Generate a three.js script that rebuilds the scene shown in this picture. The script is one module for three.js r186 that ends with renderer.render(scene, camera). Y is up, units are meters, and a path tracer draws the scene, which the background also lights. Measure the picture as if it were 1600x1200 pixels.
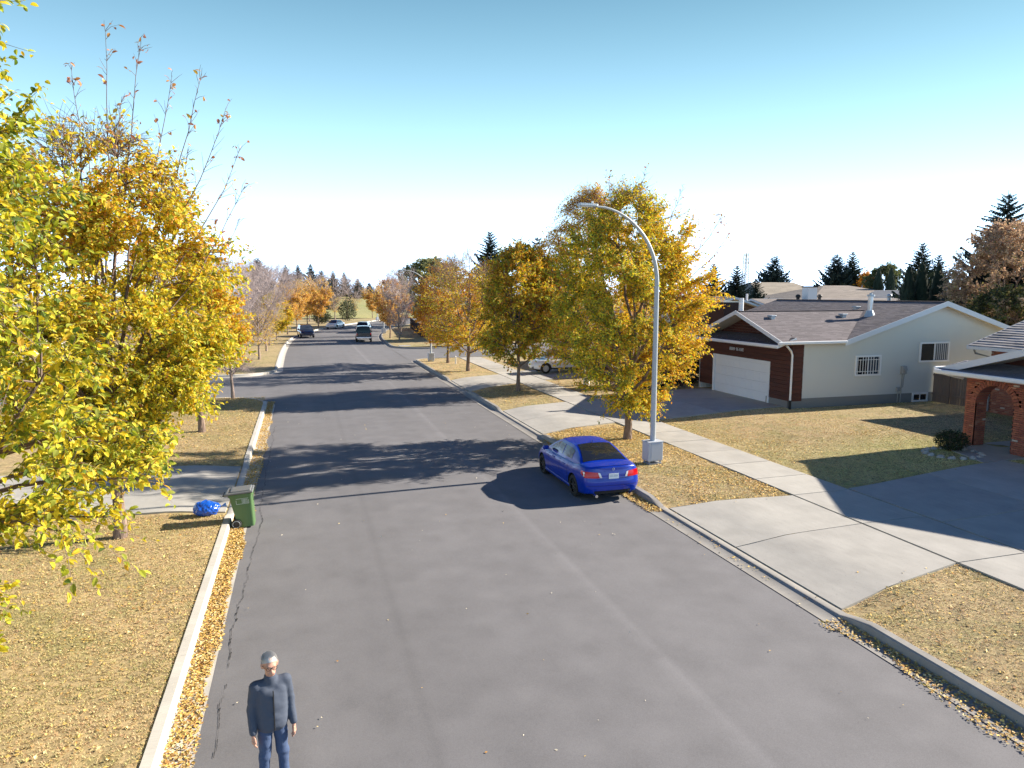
import * as THREE from 'three';
import { mergeGeometries, mergeVertices, toCreasedNormals } from 'three/addons/utils/BufferGeometryUtils.js';
import { RoundedBoxGeometry } from 'three/addons/geometries/RoundedBoxGeometry.js';
import { MarchingCubes } from 'three/addons/objects/MarchingCubes.js';
import { FontLoader } from 'three/addons/loaders/FontLoader.js';
import { TextGeometry } from 'three/addons/geometries/TextGeometry.js';
import { Brush, Evaluator, SUBTRACTION } from 'three-bvh-csg';

// ---------------------------------------------------------------- camera, sky, sun, exposure
const scene = new THREE.Scene();
const camera = new THREE.PerspectiveCamera(57.22, 4 / 3, 0.1, 4000);
camera.rotation.order = 'YXZ';
camera.position.set(0, 6.05, 0);
camera.rotation.set(-7.407 * Math.PI / 180, -16.568 * Math.PI / 180, 0);
const EXPOSURE = 2.45;
const SUN_EL = 26.5 * Math.PI / 180, SUN_TO = new THREE.Vector3(Math.cos(SUN_EL), Math.sin(SUN_EL), -0.05).normalize();
const sun = new THREE.DirectionalLight(new THREE.Color().setRGB(1, 0.9, 0.76), 5);
sun.position.copy(SUN_TO).multiplyScalar(150).add(new THREE.Vector3(10, 0, -40));
sun.target.position.set(10, 0, -40);
sun.castShadow = true; sun.shadow.mapSize.set(4096, 4096);
Object.assign(sun.shadow.camera, { left: -90, right: 90, top: 90, bottom: -90, near: 1, far: 400 });
scene.add(sun, sun.target);
{
  const W = 512, Hh = 256, d = new Float32Array(W * Hh * 4);
  const zen = [0.0, 0.015, 0.25], hor = [2.0, 2.7, 3.9], k = [6.1, 5.0, 6.0];
  for (let j = 0; j < Hh; j++) for (let i = 0; i < W; i++) {
    const el = ((j + 0.5) / Hh - 0.5) * Math.PI, az = ((i + 0.5) / W - 0.5) * 2 * Math.PI;
    const x = Math.cos(el) * Math.cos(az), y = Math.sin(el), z = Math.cos(el) * Math.sin(az);
    const s = Math.max(0, y), g = Math.acos(Math.min(1, x * SUN_TO.x + y * SUN_TO.y + z * SUN_TO.z));
    const glow = 1 + 0.4 * Math.exp(-g / 0.7);
    for (let c = 0; c < 3; c++) {
      let v = zen[c] + (hor[c] - zen[c]) * Math.exp(-k[c] * s);
      v *= c === 2 ? 1 + (glow - 1) * 0.6 : glow;
      if (y < 0) v = [0.5, 0.45, 0.38][c];
      d[(j * W + i) * 4 + c] = v / EXPOSURE;
    }
    d[(j * W + i) * 4 + 3] = 1;
  }
  const t = new THREE.DataTexture(d, W, Hh, THREE.RGBAFormat, THREE.FloatType);
  t.mapping = THREE.EquirectangularReflectionMapping; t.magFilter = t.minFilter = THREE.LinearFilter; t.needsUpdate = true;
  scene.background = t; scene.environment = t;
}
const renderer = new THREE.WebGLRenderer({ antialias: true });
renderer.toneMapping = THREE.LinearToneMapping;
renderer.toneMappingExposure = EXPOSURE;
renderer.shadowMap.enabled = true;
renderer.setSize(1024, 768);

// ---------------------------------------------------------------- helpers
const V = (x, y, z) => new THREE.Vector3(x, y, z);
function rng(seed) { let a = seed >>> 0; return () => { a = (a + 0x6D2B79F5) | 0; let t = Math.imul(a ^ (a >>> 15), 1 | a); t = (t + Math.imul(t ^ (t >>> 7), 61 | t)) ^ t; return ((t ^ (t >>> 14)) >>> 0) / 4294967296; }; }
const clamp = (x, a = 0, b = 1) => Math.min(b, Math.max(a, x)), lerp = (a, b, t) => a + (b - a) * t;
const sm = (a, b, x) => { const t = clamp((x - a) / (b - a)); return t * t * (3 - 2 * t); };
function hash(i, j, k = 0) { let h = Math.imul(i | 0, 374761393) ^ Math.imul(j | 0, 668265263) ^ Math.imul(k | 0, 2147483647 - 1274126177); h = Math.imul(h ^ (h >>> 13), 1274126177); return ((h ^ (h >>> 16)) >>> 0) / 4294967296; }
function noise(x, y, per = 0, k = 0) {
  const i = Math.floor(x), j = Math.floor(y), f = x - i, g = y - j, u = f * f * (3 - 2 * f), v = g * g * (3 - 2 * g);
  const w = per ? (n) => ((n % per) + per) % per : (n) => n;
  return lerp(lerp(hash(w(i), w(j), k), hash(w(i + 1), w(j), k), u), lerp(hash(w(i), w(j + 1), k), hash(w(i + 1), w(j + 1), k), u), v);
}
function fbm(x, y, o = 4, per = 0, k = 0) { let s = 0, a = 0.5, t = 0; for (let n = 0; n < o; n++) { s += a * noise(x, y, per, k + n); t += a; a *= 0.5; x *= 2; y *= 2; per *= 2; } return s / t; }
const names = new Map();
function numbered(n) { const c = names.get(n) ?? 0; names.set(n, c + 1); return c ? n + '_' + String(c).padStart(3, '0') : n; }
function tag(o, label, category, group, kind) { if (label) o.userData.label = label; if (category) o.userData.category = category; if (group) o.userData.group = group; if (kind) o.userData.kind = kind; return o; }
function thing(name, label, category, pos = [0, 0, 0], turn = 0, group) { const o = new THREE.Group(); o.name = numbered(name); o.position.set(...pos); o.rotation.y = turn; tag(o, label, category, group); scene.add(o); return o; }
function part(name, geo, mat, parent, label) { const m = new THREE.Mesh(geo, mat); m.name = numbered(name); m.castShadow = m.receiveShadow = true; if (label) m.userData.label = label; parent.add(m); return m; }
// a part whose geometry is given in world metres, under a thing that only has a position
function wpart(name, geo, mat, parent, label) { const p = parent.isMesh ? parent.parent.position : parent.position; geo.translate(-p.x, -p.y, -p.z); return part(name, geo, mat, parent, label); }
function struct(name, geo, mat, parent = scene) { const m = part(name, geo, mat, parent); m.userData.kind = 'structure'; return m; }
function copyOf(o, label, pos, turn = 0, scale = 1, group) { const c = o.clone(); c.name = numbered(o.name.replace(/_\d+$/, '')); c.userData = { ...o.userData, label }; if (group) c.userData.group = group; c.position.set(...pos); c.rotation.y = turn; c.scale.setScalar(scale); scene.add(c); return c; }
const bx = (w, h, d, x = 0, y = 0, z = 0) => new THREE.BoxGeometry(w, h, d).translate(x, y, z);
const rbx = (w, h, d, r, x = 0, y = 0, z = 0) => new RoundedBoxGeometry(w, h, d, 2, r).translate(x, y, z);
const box2 = (x0, y0, z0, x1, y1, z1) => bx(Math.abs(x1 - x0), Math.abs(y1 - y0), Math.abs(z1 - z0), (x0 + x1) / 2, (y0 + y1) / 2, (z0 + z1) / 2);
function mg(list) {
  const L = list.filter(Boolean).map((g) => { const n = g.index ? g.toNonIndexed() : g; for (const k of Object.keys(n.attributes)) if (!['position', 'normal', 'uv'].includes(k)) n.deleteAttribute(k); if (!n.attributes.uv) n.setAttribute('uv', new THREE.BufferAttribute(new Float32Array(n.attributes.position.count * 2), 2)); if (!n.attributes.normal) n.computeVertexNormals(); return n; });
  return L.length === 1 ? L[0] : mergeGeometries(L);
}
class MB { // raw triangles with colours and uv
  constructor() { this.p = []; this.c = []; this.u = []; this.i = []; this.n = 0; }
  v(x, y, z, col = [1, 1, 1], u = 0, w = 0) { this.p.push(x, y, z); this.c.push(...col); this.u.push(u, w); return this.n++; }
  quad(a, b, c, d, col = [1, 1, 1]) { const o = this.n; for (const q of [a, b, c, d]) this.v(q[0], q[1], q[2], col, q[0] + q[2] * 0.31, q[1] + q[2]); this.i.push(o, o + 1, o + 2, o, o + 2, o + 3); }
  tri(a, b, c, col) { const o = this.n; for (const q of [a, b, c]) this.v(q[0], q[1], q[2], col, q[0], q[2]); this.i.push(o, o + 1, o + 2); }
  box(x0, y0, z0, x1, y1, z1, col) { const P = (i, j, k) => [i ? x1 : x0, j ? y1 : y0, k ? z1 : z0]; this.quad(P(0, 0, 1), P(1, 0, 1), P(1, 1, 1), P(0, 1, 1), col); this.quad(P(1, 0, 0), P(0, 0, 0), P(0, 1, 0), P(1, 1, 0), col); this.quad(P(1, 0, 1), P(1, 0, 0), P(1, 1, 0), P(1, 1, 1), col); this.quad(P(0, 0, 0), P(0, 0, 1), P(0, 1, 1), P(0, 1, 0), col); this.quad(P(0, 1, 1), P(1, 1, 1), P(1, 1, 0), P(0, 1, 0), col); this.quad(P(0, 0, 0), P(1, 0, 0), P(1, 0, 1), P(0, 0, 1), col); }
  tube(pts, rad, sides, col = [1, 1, 1]) {
    const up = Math.abs(pts[pts.length - 1].clone().sub(pts[0]).normalize().y) > 0.9 ? V(1, 0, 0) : V(0, 1, 0), t = V(0, 0, 0), e = V(0, 0, 0), f = V(0, 0, 0); let prev = -1, L = 0;
    for (let k = 0; k < pts.length; k++) {
      t.subVectors(pts[Math.min(k + 1, pts.length - 1)], pts[Math.max(k - 1, 0)]).normalize(); e.crossVectors(t, up).normalize(); f.crossVectors(e, t); const o = this.n; if (k) L += pts[k].distanceTo(pts[k - 1]);
      for (let s = 0; s <= sides; s++) { const a = s / sides * Math.PI * 2, r = rad[k]; this.v(pts[k].x + (e.x * Math.cos(a) + f.x * Math.sin(a)) * r, pts[k].y + (e.y * Math.cos(a) + f.y * Math.sin(a)) * r, pts[k].z + (e.z * Math.cos(a) + f.z * Math.sin(a)) * r, col, s / sides, L); }
      if (prev >= 0) for (let s = 0; s < sides; s++) this.i.push(prev + s, prev + s + 1, o + s, prev + s + 1, o + s + 1, o + s);
      prev = o;
    }
  }
  geo(flat = true, color = true) {
    const g = new THREE.BufferGeometry(); g.setAttribute('position', new THREE.BufferAttribute(new Float32Array(this.p), 3)); g.setAttribute('uv', new THREE.BufferAttribute(new Float32Array(this.u), 2)); if (color) g.setAttribute('color', new THREE.BufferAttribute(new Float32Array(this.c), 3));
    g.setIndex(new THREE.BufferAttribute(new Uint32Array(this.i), 1)); g.computeVertexNormals(); return g;
  }
}
function grid(nu, nv, f, col) { // surface f(u,v) -> [x,y,z], uv from x,z
  const b = new MB(); for (let j = 0; j <= nv; j++) for (let i = 0; i <= nu; i++) { const q = f(i / nu, j / nv); b.v(q[0], q[1], q[2], col ? col(q[0], q[2]) : undefined, q[3] ?? q[0], q[4] ?? q[2]); }
  for (let j = 0; j < nv; j++) for (let i = 0; i < nu; i++) { const a = j * (nu + 1) + i, c = a + nu + 1; b.i.push(a, c, a + 1, a + 1, c, c + 1); }
  return b.geo(true, !!col);
}
const toS = (v) => v <= 0.0031308 ? v * 12.92 : 1.055 * Math.pow(v, 1 / 2.4) - 0.055;
function tex(n, metres, f, srgb = true) { // f(u, v, i, j) -> linear rgb or a number
  const d = new Uint8Array(n * n * 4);
  for (let j = 0; j < n; j++) for (let i = 0; i < n; i++) { let q = f(i / n, j / n, i, j); if (typeof q === 'number') q = [q, q, q]; for (let c = 0; c < 3; c++) d[(j * n + i) * 4 + c] = Math.round(255 * clamp(srgb ? toS(q[c]) : q[c])); d[(j * n + i) * 4 + 3] = 255; }
  const t = new THREE.DataTexture(d, n, n); t.wrapS = t.wrapT = THREE.RepeatWrapping; t.magFilter = THREE.LinearFilter; t.minFilter = THREE.LinearMipmapLinearFilter; t.generateMipmaps = true; t.repeat.set(1 / metres, 1 / metres); if (srgb) t.colorSpace = THREE.SRGBColorSpace; t.needsUpdate = true; return t;
}
const C = (r, g, b) => new THREE.Color().setRGB(r, g, b);
const std = (c, rough = 0.8, o = {}) => new THREE.MeshStandardMaterial({ color: C(...c), roughness: rough, side: THREE.DoubleSide, ...o });
const phy = (c, rough = 0.5, o = {}) => new THREE.MeshPhysicalMaterial({ color: C(...c), roughness: rough, side: THREE.DoubleSide, ...o });

// ---------------------------------------------------------------- materials
const tAsphalt = tex(1024, 5, (u, v, i, j) => { const g = hash(i >> 1, j >> 1, 7), s = hash(i, j, 3), f = fbm(u * 10, v * 10, 4, 10, 1); const k = 0.78 + 0.2 * g + 0.12 * s + 0.28 * (f - 0.5); return [k * 0.93, k * 0.925, k * 0.94]; });
const tConcrete = tex(1024, 4, (u, v, i, j) => { const f = fbm(u * 6, v * 6, 5, 6, 11), s = hash(i >> 1, j >> 1, 5), st = fbm(u * 40, v * 12, 3, 40, 19); let k = 0.8 + 0.26 * (f - 0.5) + 0.1 * (s - 0.5) + 0.12 * (st - 0.5); if (hash(i >> 2, j >> 2, 9) > 0.992) k *= 0.75; return [k, k * 0.975, k * 0.93]; });
const tGrass = tex(1024, 6, (u, v, i, j) => {
  const a = fbm(u * 9, v * 9, 4, 9, 21), b = fbm(u * 60, v * 60, 3, 60, 23), s = hash(i >> 1, j >> 1, 25), w = sm(0.5, 0.72, a);
  const k = 0.62 + 0.75 * (b - 0.5) + 0.42 * s; const straw = [0.55, 0.415, 0.21], green = [0.34, 0.31, 0.11], soil = [0.30, 0.21, 0.12];
  let q = straw.map((x, c) => lerp(x, green[c], w * 0.6)); const z = sm(0.62, 0.8, fbm(u * 30 + 3, v * 30, 3, 30, 27)); q = q.map((x, c) => lerp(x, soil[c], z * 0.6));
  if (hash(i >> 2, j >> 2, 29) > 0.975) q = hash(i >> 2, j >> 2, 31) > 0.5 ? [0.75, 0.52, 0.2] : [0.42, 0.21, 0.07];
  return q.map((x) => x * k * 0.8);
});
const tStucco = tex(512, 1.2, (u, v, i, j) => fbm(u * 60, v * 60, 3, 60, 41) * 0.7 + 0.3 * hash(i, j, 43), false);
const tBark = tex(512, 1, (u, v, i, j) => { const f = fbm(u * 14, v * 6, 4, 14, 51), g = fbm(u * 40, v * 10, 3, 40, 53); const k = 0.45 + 0.9 * (f - 0.5) + 0.5 * g; return [k, k * 0.92, k * 0.86]; });
tBark.repeat.set(1, 0.8);
const tBirch = tex(256, 1, (u, v, i, j) => { const f = fbm(u * 5, v * 26, 3, 5, 61), low = fbm(u * 6, v * 6, 3, 6, 63); return f > 0.62 || low > 0.68 ? [0.06, 0.055, 0.05] : [0.72, 0.69, 0.64].map((x) => x * (0.8 + 0.3 * low)); });
tBirch.repeat.set(1, 1);
const tWood = tex(512, 1, (u, v, i, j) => { const f = fbm(u * 3, v * 50, 3, 3, 71), g = fbm(u * 8, v * 120, 2, 8, 73); const k = 0.7 + 0.5 * (f - 0.5) + 0.35 * (g - 0.5); return [k, k, k]; });
const M = {
  asphalt: std([0.184, 0.184, 0.19], 0.92, { map: tAsphalt, vertexColors: true }), asphaltDark: std([0.05, 0.05, 0.06], 0.9), crack: std([0.025, 0.024, 0.024], 1),
  concrete: std([0.47, 0.465, 0.45], 0.93, { map: tConcrete }), concreteB: std([0.44, 0.435, 0.425], 0.93, { map: tConcrete }), concreteC: std([0.5, 0.495, 0.475], 0.93, { map: tConcrete }),
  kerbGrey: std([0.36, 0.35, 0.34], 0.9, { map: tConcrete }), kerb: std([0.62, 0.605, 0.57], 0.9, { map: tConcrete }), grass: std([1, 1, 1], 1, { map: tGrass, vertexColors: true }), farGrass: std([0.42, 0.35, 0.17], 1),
  stucco: std([0.62, 0.62, 0.59], 0.95, { bumpMap: tStucco, bumpScale: 0.012 }), foundation: std([0.24, 0.24, 0.235], 0.95, { bumpMap: tStucco, bumpScale: 0.02 }),
  siding: std([0.115, 0.034, 0.022], 0.75, { map: tWood }), sidingB: std([0.095, 0.028, 0.019], 0.75, { map: tWood }), white: std([0.8, 0.8, 0.81], 0.55), trim: std([0.66, 0.67, 0.7], 0.5), cream: std([0.6, 0.56, 0.46], 0.8),
  shingle: std([1, 1, 1], 0.95, { vertexColors: true }), glass: phy([0.015, 0.018, 0.022], 0.05), glassBlue: phy([0.045, 0.06, 0.085], 0.05), blind: std([0.5, 0.52, 0.55], 0.7),
  metal: std([0.55, 0.56, 0.58], 0.35, { metalness: 0.85 }), galv: std([0.42, 0.46, 0.5], 0.45, { metalness: 0.35 }), lamp: std([0.4, 0.43, 0.46], 0.5, { metalness: 0.2 }), greyBox: std([0.43, 0.47, 0.54], 0.55), dark: std([0.02, 0.02, 0.022], 0.6), black: std([0.008, 0.008, 0.009], 0.7), rubber: std([0.018, 0.018, 0.018], 0.85), meter: std([0.32, 0.33, 0.34], 0.6),
  brick: std([1, 1, 1], 0.9, { vertexColors: true }), mortar: std([0.4, 0.33, 0.28], 0.95), fence: std([0.26, 0.2, 0.17], 0.85, { map: tWood }), fenceDark: std([0.06, 0.045, 0.05], 0.85, { map: tWood }),
  bark: std([0.3, 0.235, 0.2], 0.95, { map: tBark, bumpMap: tBark, bumpScale: 0.03 }), barkGrey: std([0.4, 0.33, 0.3], 0.95, { map: tBark, bumpMap: tBark, bumpScale: 0.02 }), twig: std([0.17, 0.12, 0.1], 0.9), twigPale: std([0.46, 0.38, 0.37], 0.9), twigMid: std([0.28, 0.2, 0.17], 0.9), birch: std([1, 1, 1], 0.8, { map: tBirch }),
  leaf: phy([1, 1, 1], 0.88, { transmission: 0.5, thickness: 0, specularIntensity: 0.6 }), litter: std([1, 1, 1], 0.9), needle: std([0.035, 0.058, 0.04], 0.9), needleBlue: std([0.042, 0.07, 0.065], 0.9), needleDark: std([0.022, 0.04, 0.024], 0.9),
  tailRed: phy([0.55, 0.004, 0.008], 0.2), lens: phy([0.7, 0.68, 0.66], 0.12, { clearcoat: 1 }), chrome: std([0.75, 0.75, 0.76], 0.15, { metalness: 1 }), plate: std([0.75, 0.78, 0.82], 0.5), ink: std([0.2, 0.24, 0.33], 0.7),
};
// ---------------------------------------------------------------- ground, road, kerbs, pavements
// road centre line: straight along -z at x = 3.75, then bending to the right
const CL = new THREE.CatmullRomCurve3([[3.75, 40], [3.75, 10], [3.75, -20], [3.75, -50], [3.75, -80], [4.5, -97], [6.4, -110], [10, -124], [15.5, -139], [24, -158], [37, -180], [56, -203], [85, -225]].map((q) => V(q[0], 0, q[1])), false, 'centripetal');
const clP = CL.getSpacedPoints(260), clN = clP.map((p, i) => { const t = clP[Math.min(i + 1, 260)].clone().sub(clP[Math.max(i - 1, 0)]).normalize(); return V(-t.z, 0, t.x); }); // to the right
const at = (s, off) => { const f = clamp(s) * 260, i = Math.min(259, Math.floor(f)), t = f - i, p = clP[i].clone().lerp(clP[i + 1], t), n = clN[i].clone().lerp(clN[i + 1], t); return p.addScaledVector(n, off); };
const sAtZ = (z) => { let a = 0, b = 1; for (let k = 0; k < 40; k++) { const m = (a + b) / 2; if (at(m, 0).z > z) a = m; else b = m; } return a; };
const aprons = (z) => Math.max(sm(-18, -17.2, z) * (1 - sm(-10.4, -9.6, z)), sm(-34.9, -34.1, z) * (1 - sm(-28, -27.2, z)), sm(-48, -47.2, z) * (1 - sm(-41.6, -40.8, z)));
const apronL = (z) => sm(-26.4, -25.6, z) * (1 - sm(-20.2, -19.4, z));
const bump = (x, z) => 0.05 * (fbm(x * 0.35, z * 0.35, 2, 0, 91) - 0.5) + 0.02 * (noise(x * 2.2, z * 2.2, 0, 93) - 0.5);
function gR(x, z) { let h = 0.15 + 0.005 * clamp(x - 9.6, 0, 6) + 0.15 * sm(15.5, 21.5, x); return h - aprons(z) * 0.13 * (1 - sm(9.6, 11.4, x)); }
function gL(x, z) { return 0.15 + 0.01 * clamp(-2 - x, 0, 8) - apronL(z) * 0.13 * (1 - sm(2.1, 3.8, -x)); }
const grassTint = (x, z) => { const k = 0.86 + 0.3 * fbm(x * 0.13, z * 0.13, 3, 0, 95), g = sm(0.5, 0.75, fbm(x * 0.09 + 9, z * 0.12, 3, 0, 97)) * (x > 15 ? 0.8 : 0.4) + 0.35 * sm(18, 25, x) * sm(10, -16, z) * noise(x * 0.3, z * 0.3, 0, 6); return [k * (1 - 0.17 * g), k * (1 - 0.04 * g), k * (1 - 0.24 * g)]; };
struct('ground', grid(60, 60, (u, v) => { const x = (u - 0.5) * 3000, z = (v - 0.5) * 3000; return [x, -0.12, z]; }), M.farGrass);
const roadTint = (x, z) => {
  const streak = Math.exp(-Math.pow((x - 1.5) / 0.1, 2)) * -0.1 + Math.exp(-Math.pow((x - 5.5) / 0.09, 2)) * 0.2 + 0.12 * (noise(x * 1.6, z * 0.05, 0, 101) - 0.5) + 0.05 * (noise(x * 4, z * 0.04, 0, 102) - 0.5);
  const k = 0.97 + streak + 0.22 * (fbm(x * 0.22, z * 0.09, 3, 0, 103) - 0.5); return [k * 1.01, k * 0.995, k];
};
{ // asphalt of the main street: one swept sheet, edges a little uneven
  const ns = 260, nc = 72;
  struct('road', grid(nc, ns, (u, v) => { const off = -5.4 + 10.8 * u, p = at(v, off + (u === 0 ? 0.05 * (noise(v * 900, 1) - 0.5) : 0)); return [p.x, 0.03 * (1 - Math.pow(off / 5.4, 2)), p.z]; }, roadTint), M.asphalt);
}
// side streets with rounded corners
function sideStreet(name, dir, x0, zN, zF, rN, rF, len, bend) {
  struct(name, grid(40, 24, (u, v) => { const d = Math.pow(u, 1.6) * len, near = d < rN ? rN - Math.sqrt(Math.max(0, rN * rN - (rN - d) * (rN - d))) : 0, far = d < rF ? rF - Math.sqrt(Math.max(0, rF * rF - (rF - d) * (rF - d))) : 0; const k = bend * d * d; return [x0 + dir * d, 0.004, lerp(zN + near, zF - far, v) + k]; }, roadTint), M.asphalt);
}
sideStreet('side_street', -1, -1.6, -42.5, -54, 3, 3, 60, 0);
sideStreet('side_street', 1, 9.1, -63, -75, 1.6, 4, 60, -0.012);
// kerb with gutter, swept along a path; toRoad = side on which the road lies; lowered where a driveway crosses
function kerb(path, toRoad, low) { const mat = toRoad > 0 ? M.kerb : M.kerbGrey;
  const prof = [[0.42, 0.012], [0.06, 0.0], [0.02, 0.02], [0, 0.15], [-0.03, 0.172], [-0.17, 0.175], [-0.19, 0.06]];
  const pts = path.map((q) => V(q[0], 0, q[1])), c = new THREE.CatmullRomCurve3(pts, false, 'centripetal'), n = Math.ceil(c.getLength() / 0.35), P = c.getSpacedPoints(n), b = new MB(); let L = 0;
  P.forEach((p, i) => {
    const t = P[Math.min(i + 1, n)].clone().sub(P[Math.max(i - 1, 0)]).normalize(), nr = V(-t.z, 0, t.x).multiplyScalar(toRoad), l = low ? low(p.z) : 0; if (i) L += p.distanceTo(P[i - 1]); const joint = Math.abs(L % 3 - 1.5) < 0.2 ? 0.9 : 1;
    prof.forEach((q, k) => { const y = q[1] > 0.03 ? lerp(q[1], 0.035 + (q[1] - 0.15) * 0.1, l) : q[1]; b.v(p.x + nr.x * q[0], y, p.z + nr.z * q[0], undefined, L, k * 0.12 + q[0]); });
    if (i) for (let k = 0; k < prof.length - 1; k++) { const a = (i - 1) * prof.length + k, d = a + prof.length; b.i.push(a, d, a + 1, a + 1, d, d + 1); }
  });
  const g = toCreasedNormals(b.geo(true, false), 0.6); struct('kerb', g, mat);
}
const arc = (cx, cz, r, a0, a1, n = 6) => Array.from({ length: n + 1 }, (_, i) => { const a = lerp(a0, a1, i / n) * Math.PI / 180; return [cx + r * Math.cos(a), cz + r * Math.sin(a)]; });
kerb([[-1.98, 25], [-1.98, 0], [-1.98, -20], [-1.98, -39.2], ...arc(-5, -39.5, 3.02, 0, -90), [-20, -42.5], [-60, -42.5]], 1, apronL);
kerb([[-60, -54.05], [-20, -54.05], ...arc(-5, -57.07, 3.02, 90, 0), ...Array.from({ length: 30 }, (_, i) => { const p = at(lerp(sAtZ(-60), 0.99, i / 29), -5.73); return [p.x, p.z]; })], 1);
kerb([[9.48, 25], [9.48, 0], [9.48, -30], [9.48, -61.2], ...arc(11.1, -61.4, 1.62, 180, 270), [20, -64.1], [35, -70], [60, -94]], -1, aprons);
kerb([[60, -106], [35, -82.6], [20, -76.4], ...arc(13.6, -79.4, 4.1, 90, 180), ...Array.from({ length: 30 }, (_, i) => { const p = at(lerp(sAtZ(-80), 0.99, i / 29), 5.73); return [p.x, p.z]; })], -1);
// lawns
const lawnR = struct('lawn', grid(150, 250, (u, v) => { const x = 9.62 + 50 * Math.pow(u, 1.7), z = lerp(18, -62.6, v); return [x, gR(x, z) + bump(x, z) * sm(9.6, 10.2, x), z]; }, grassTint), M.grass);
const lawnL = struct('lawn', grid(90, 200, (u, v) => { const x = -2.12 - 48 * Math.pow(u, 1.7), z = lerp(18, x > -5 ? -39.5 - Math.sqrt(Math.max(0, 8.2 - (x + 5) ** 2)) + 0.05 : -42.35, v); return [x, gL(x, z) + bump(x, z) * sm(2.1, 2.7, -x), z]; }, grassTint), M.grass);
struct('lawn', grid(40, 120, (u, v) => { const p = at(lerp(sAtZ(-54.3), sAtZ(-182), v), -5.9 - 110 * Math.pow(u, 2)); const zl = p.x > -5 ? -57.07 + Math.sqrt(Math.max(0, 8.2 - (Math.min(p.x, -2.14) + 5) ** 2)) : -54.2; return [p.x, 0.15 + 0.9 * sm(0.25, 1, u), Math.min(p.z, zl)]; }, grassTint), M.grass);
struct('lawn', grid(30, 120, (u, v) => { const s = lerp(sAtZ(-76.5), 0.985, v), p = at(s, 5.9 + 40 * Math.pow(u, 1.6)); return [p.x, 0.15 + 0.3 * u, Math.min(p.z, p.x < 13.6 ? -79.4 + Math.sqrt(Math.max(0, 15.2 - (13.6 - Math.max(p.x, 9.7)) ** 2)) : -75.5 - 0.0115 * Math.max(0, p.x - 9.1) ** 2)]; }, grassTint), M.grass);
struct('hill', grid(60, 40, (u, v) => { const x = -70 + 230 * u, z = -165 - 300 * v; const d = Math.hypot((x - 22) / 70, (z + 330) / 110); return [x, -0.12 + 0.24 * sm(-165, -186, z) + 5.5 * Math.exp(-d * d * 1.4) + 0.4 * noise(x * 0.05, z * 0.05, 0, 5), z]; }, (x, z) => { const t = grassTint(x, z); return [t[0] * 0.95, t[1] * 1.15, t[2] * 0.9]; }), M.grass);
// asphalt edge crack along the left kerb and two paving seams
{
  const b = new MB(), rd = rng(5); let x = -1.32;
  for (let z = 4; z > -34; z -= 0.13) { x += (rd() - 0.5) * 0.06; x = lerp(x, -1.3, 0.08); const w = 0.003 + 0.006 * rd(); if (noise(z * 0.8, 3) > 0.27) b.quad([x, 0.014, z], [x + w, 0.014, z], [x + w + (rd() - 0.5) * 0.03, 0.014, z - 0.14], [x - 0.002, 0.014, z - 0.14]); }
  for (let k = 0; k < 0; k++) { let px = -1.6 + 10 * rd(), pz = 2 - 45 * rd(); for (let j = 0; j < 6; j++) { const nx = px + (rd() - 0.5) * 0.2, nz = pz - 0.05 - 0.1 * rd(); if (k % 4 === 0) b.quad([px, 0.034, pz], [px + 0.008, 0.034, pz], [nx + 0.008, 0.034, nz], [nx, 0.034, nz]); px = nx; pz = nz; } }
  for (let z = 4; z > -60; z -= 0.5) if (noise(z * 0.3, 8) > 2) b.quad([1.5 + 0.03 * noise(z, 1), 0.032, z], [1.512 + 0.03 * noise(z, 1), 0.032, z], [1.512 + 0.03 * noise(z - 0.5, 1), 0.032, z - 0.5], [1.5 + 0.03 * noise(z - 0.5, 1), 0.032, z - 0.5]);
  struct('road_crack', b.geo(true, false), M.crack);
}
// concrete slabs: each its own piece, with a joint between
function slab(parent, q, hf, i) { // q: four corners [x,z]; shrunk by half a joint
  slabQuads.push(q); const cx = (q[0][0] + q[1][0] + q[2][0] + q[3][0]) / 4, cz = (q[0][1] + q[1][1] + q[2][1] + q[3][1]) / 4, j = 0.014, lift = 0.03 + 0.008 * hash(i, 3, 7);
  const s = q.map(([x, z]) => [x + Math.sign(cx - x) * j, z + Math.sign(cz - z) * j]);
  const f = (u, v) => { const x = lerp(lerp(s[0][0], s[1][0], u), lerp(s[3][0], s[2][0], u), v), z = lerp(lerp(s[0][1], s[1][1], u), lerp(s[3][1], s[2][1], u), v); return [x, z]; };
  const top = grid(8, 3, (u, v) => { const [x, z] = f(u, v); return [x, hf(x, z) + lift, z, x + hash(i, 1) * 9, z + hash(i, 2) * 9]; });
  const b = new MB(); const E = [[0, 0], [1, 0], [1, 1], [0, 1]];
  for (let k = 0; k < 4; k++) for (let n = 0; n < 4; n++) { const A = E[k], B = E[(k + 1) % 4], p = f(lerp(A[0], B[0], n / 4), lerp(A[1], B[1], n / 4)), r = f(lerp(A[0], B[0], (n + 1) / 4), lerp(A[1], B[1], (n + 1) / 4)), hp = hf(...p) + lift, hr = hf(...r) + lift; b.quad([p[0], hp - 0.1, p[1]], [r[0], hr - 0.1, r[1]], [r[0], hr, r[1]], [p[0], hp, p[1]]); }
  return part('slab', mg([top, b.geo(true, false)]), [M.concrete, M.concreteB, M.concreteC][Math.floor(hash(i, 5, 11) * 3)], parent);
}
function pavement(name) { const g = new THREE.Group(); g.name = numbered(name); g.userData.kind = 'structure'; scene.add(g); return g; }
let slabNo = 0; const slabQuads = [];
const walkR = pavement('sidewalk');
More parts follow.
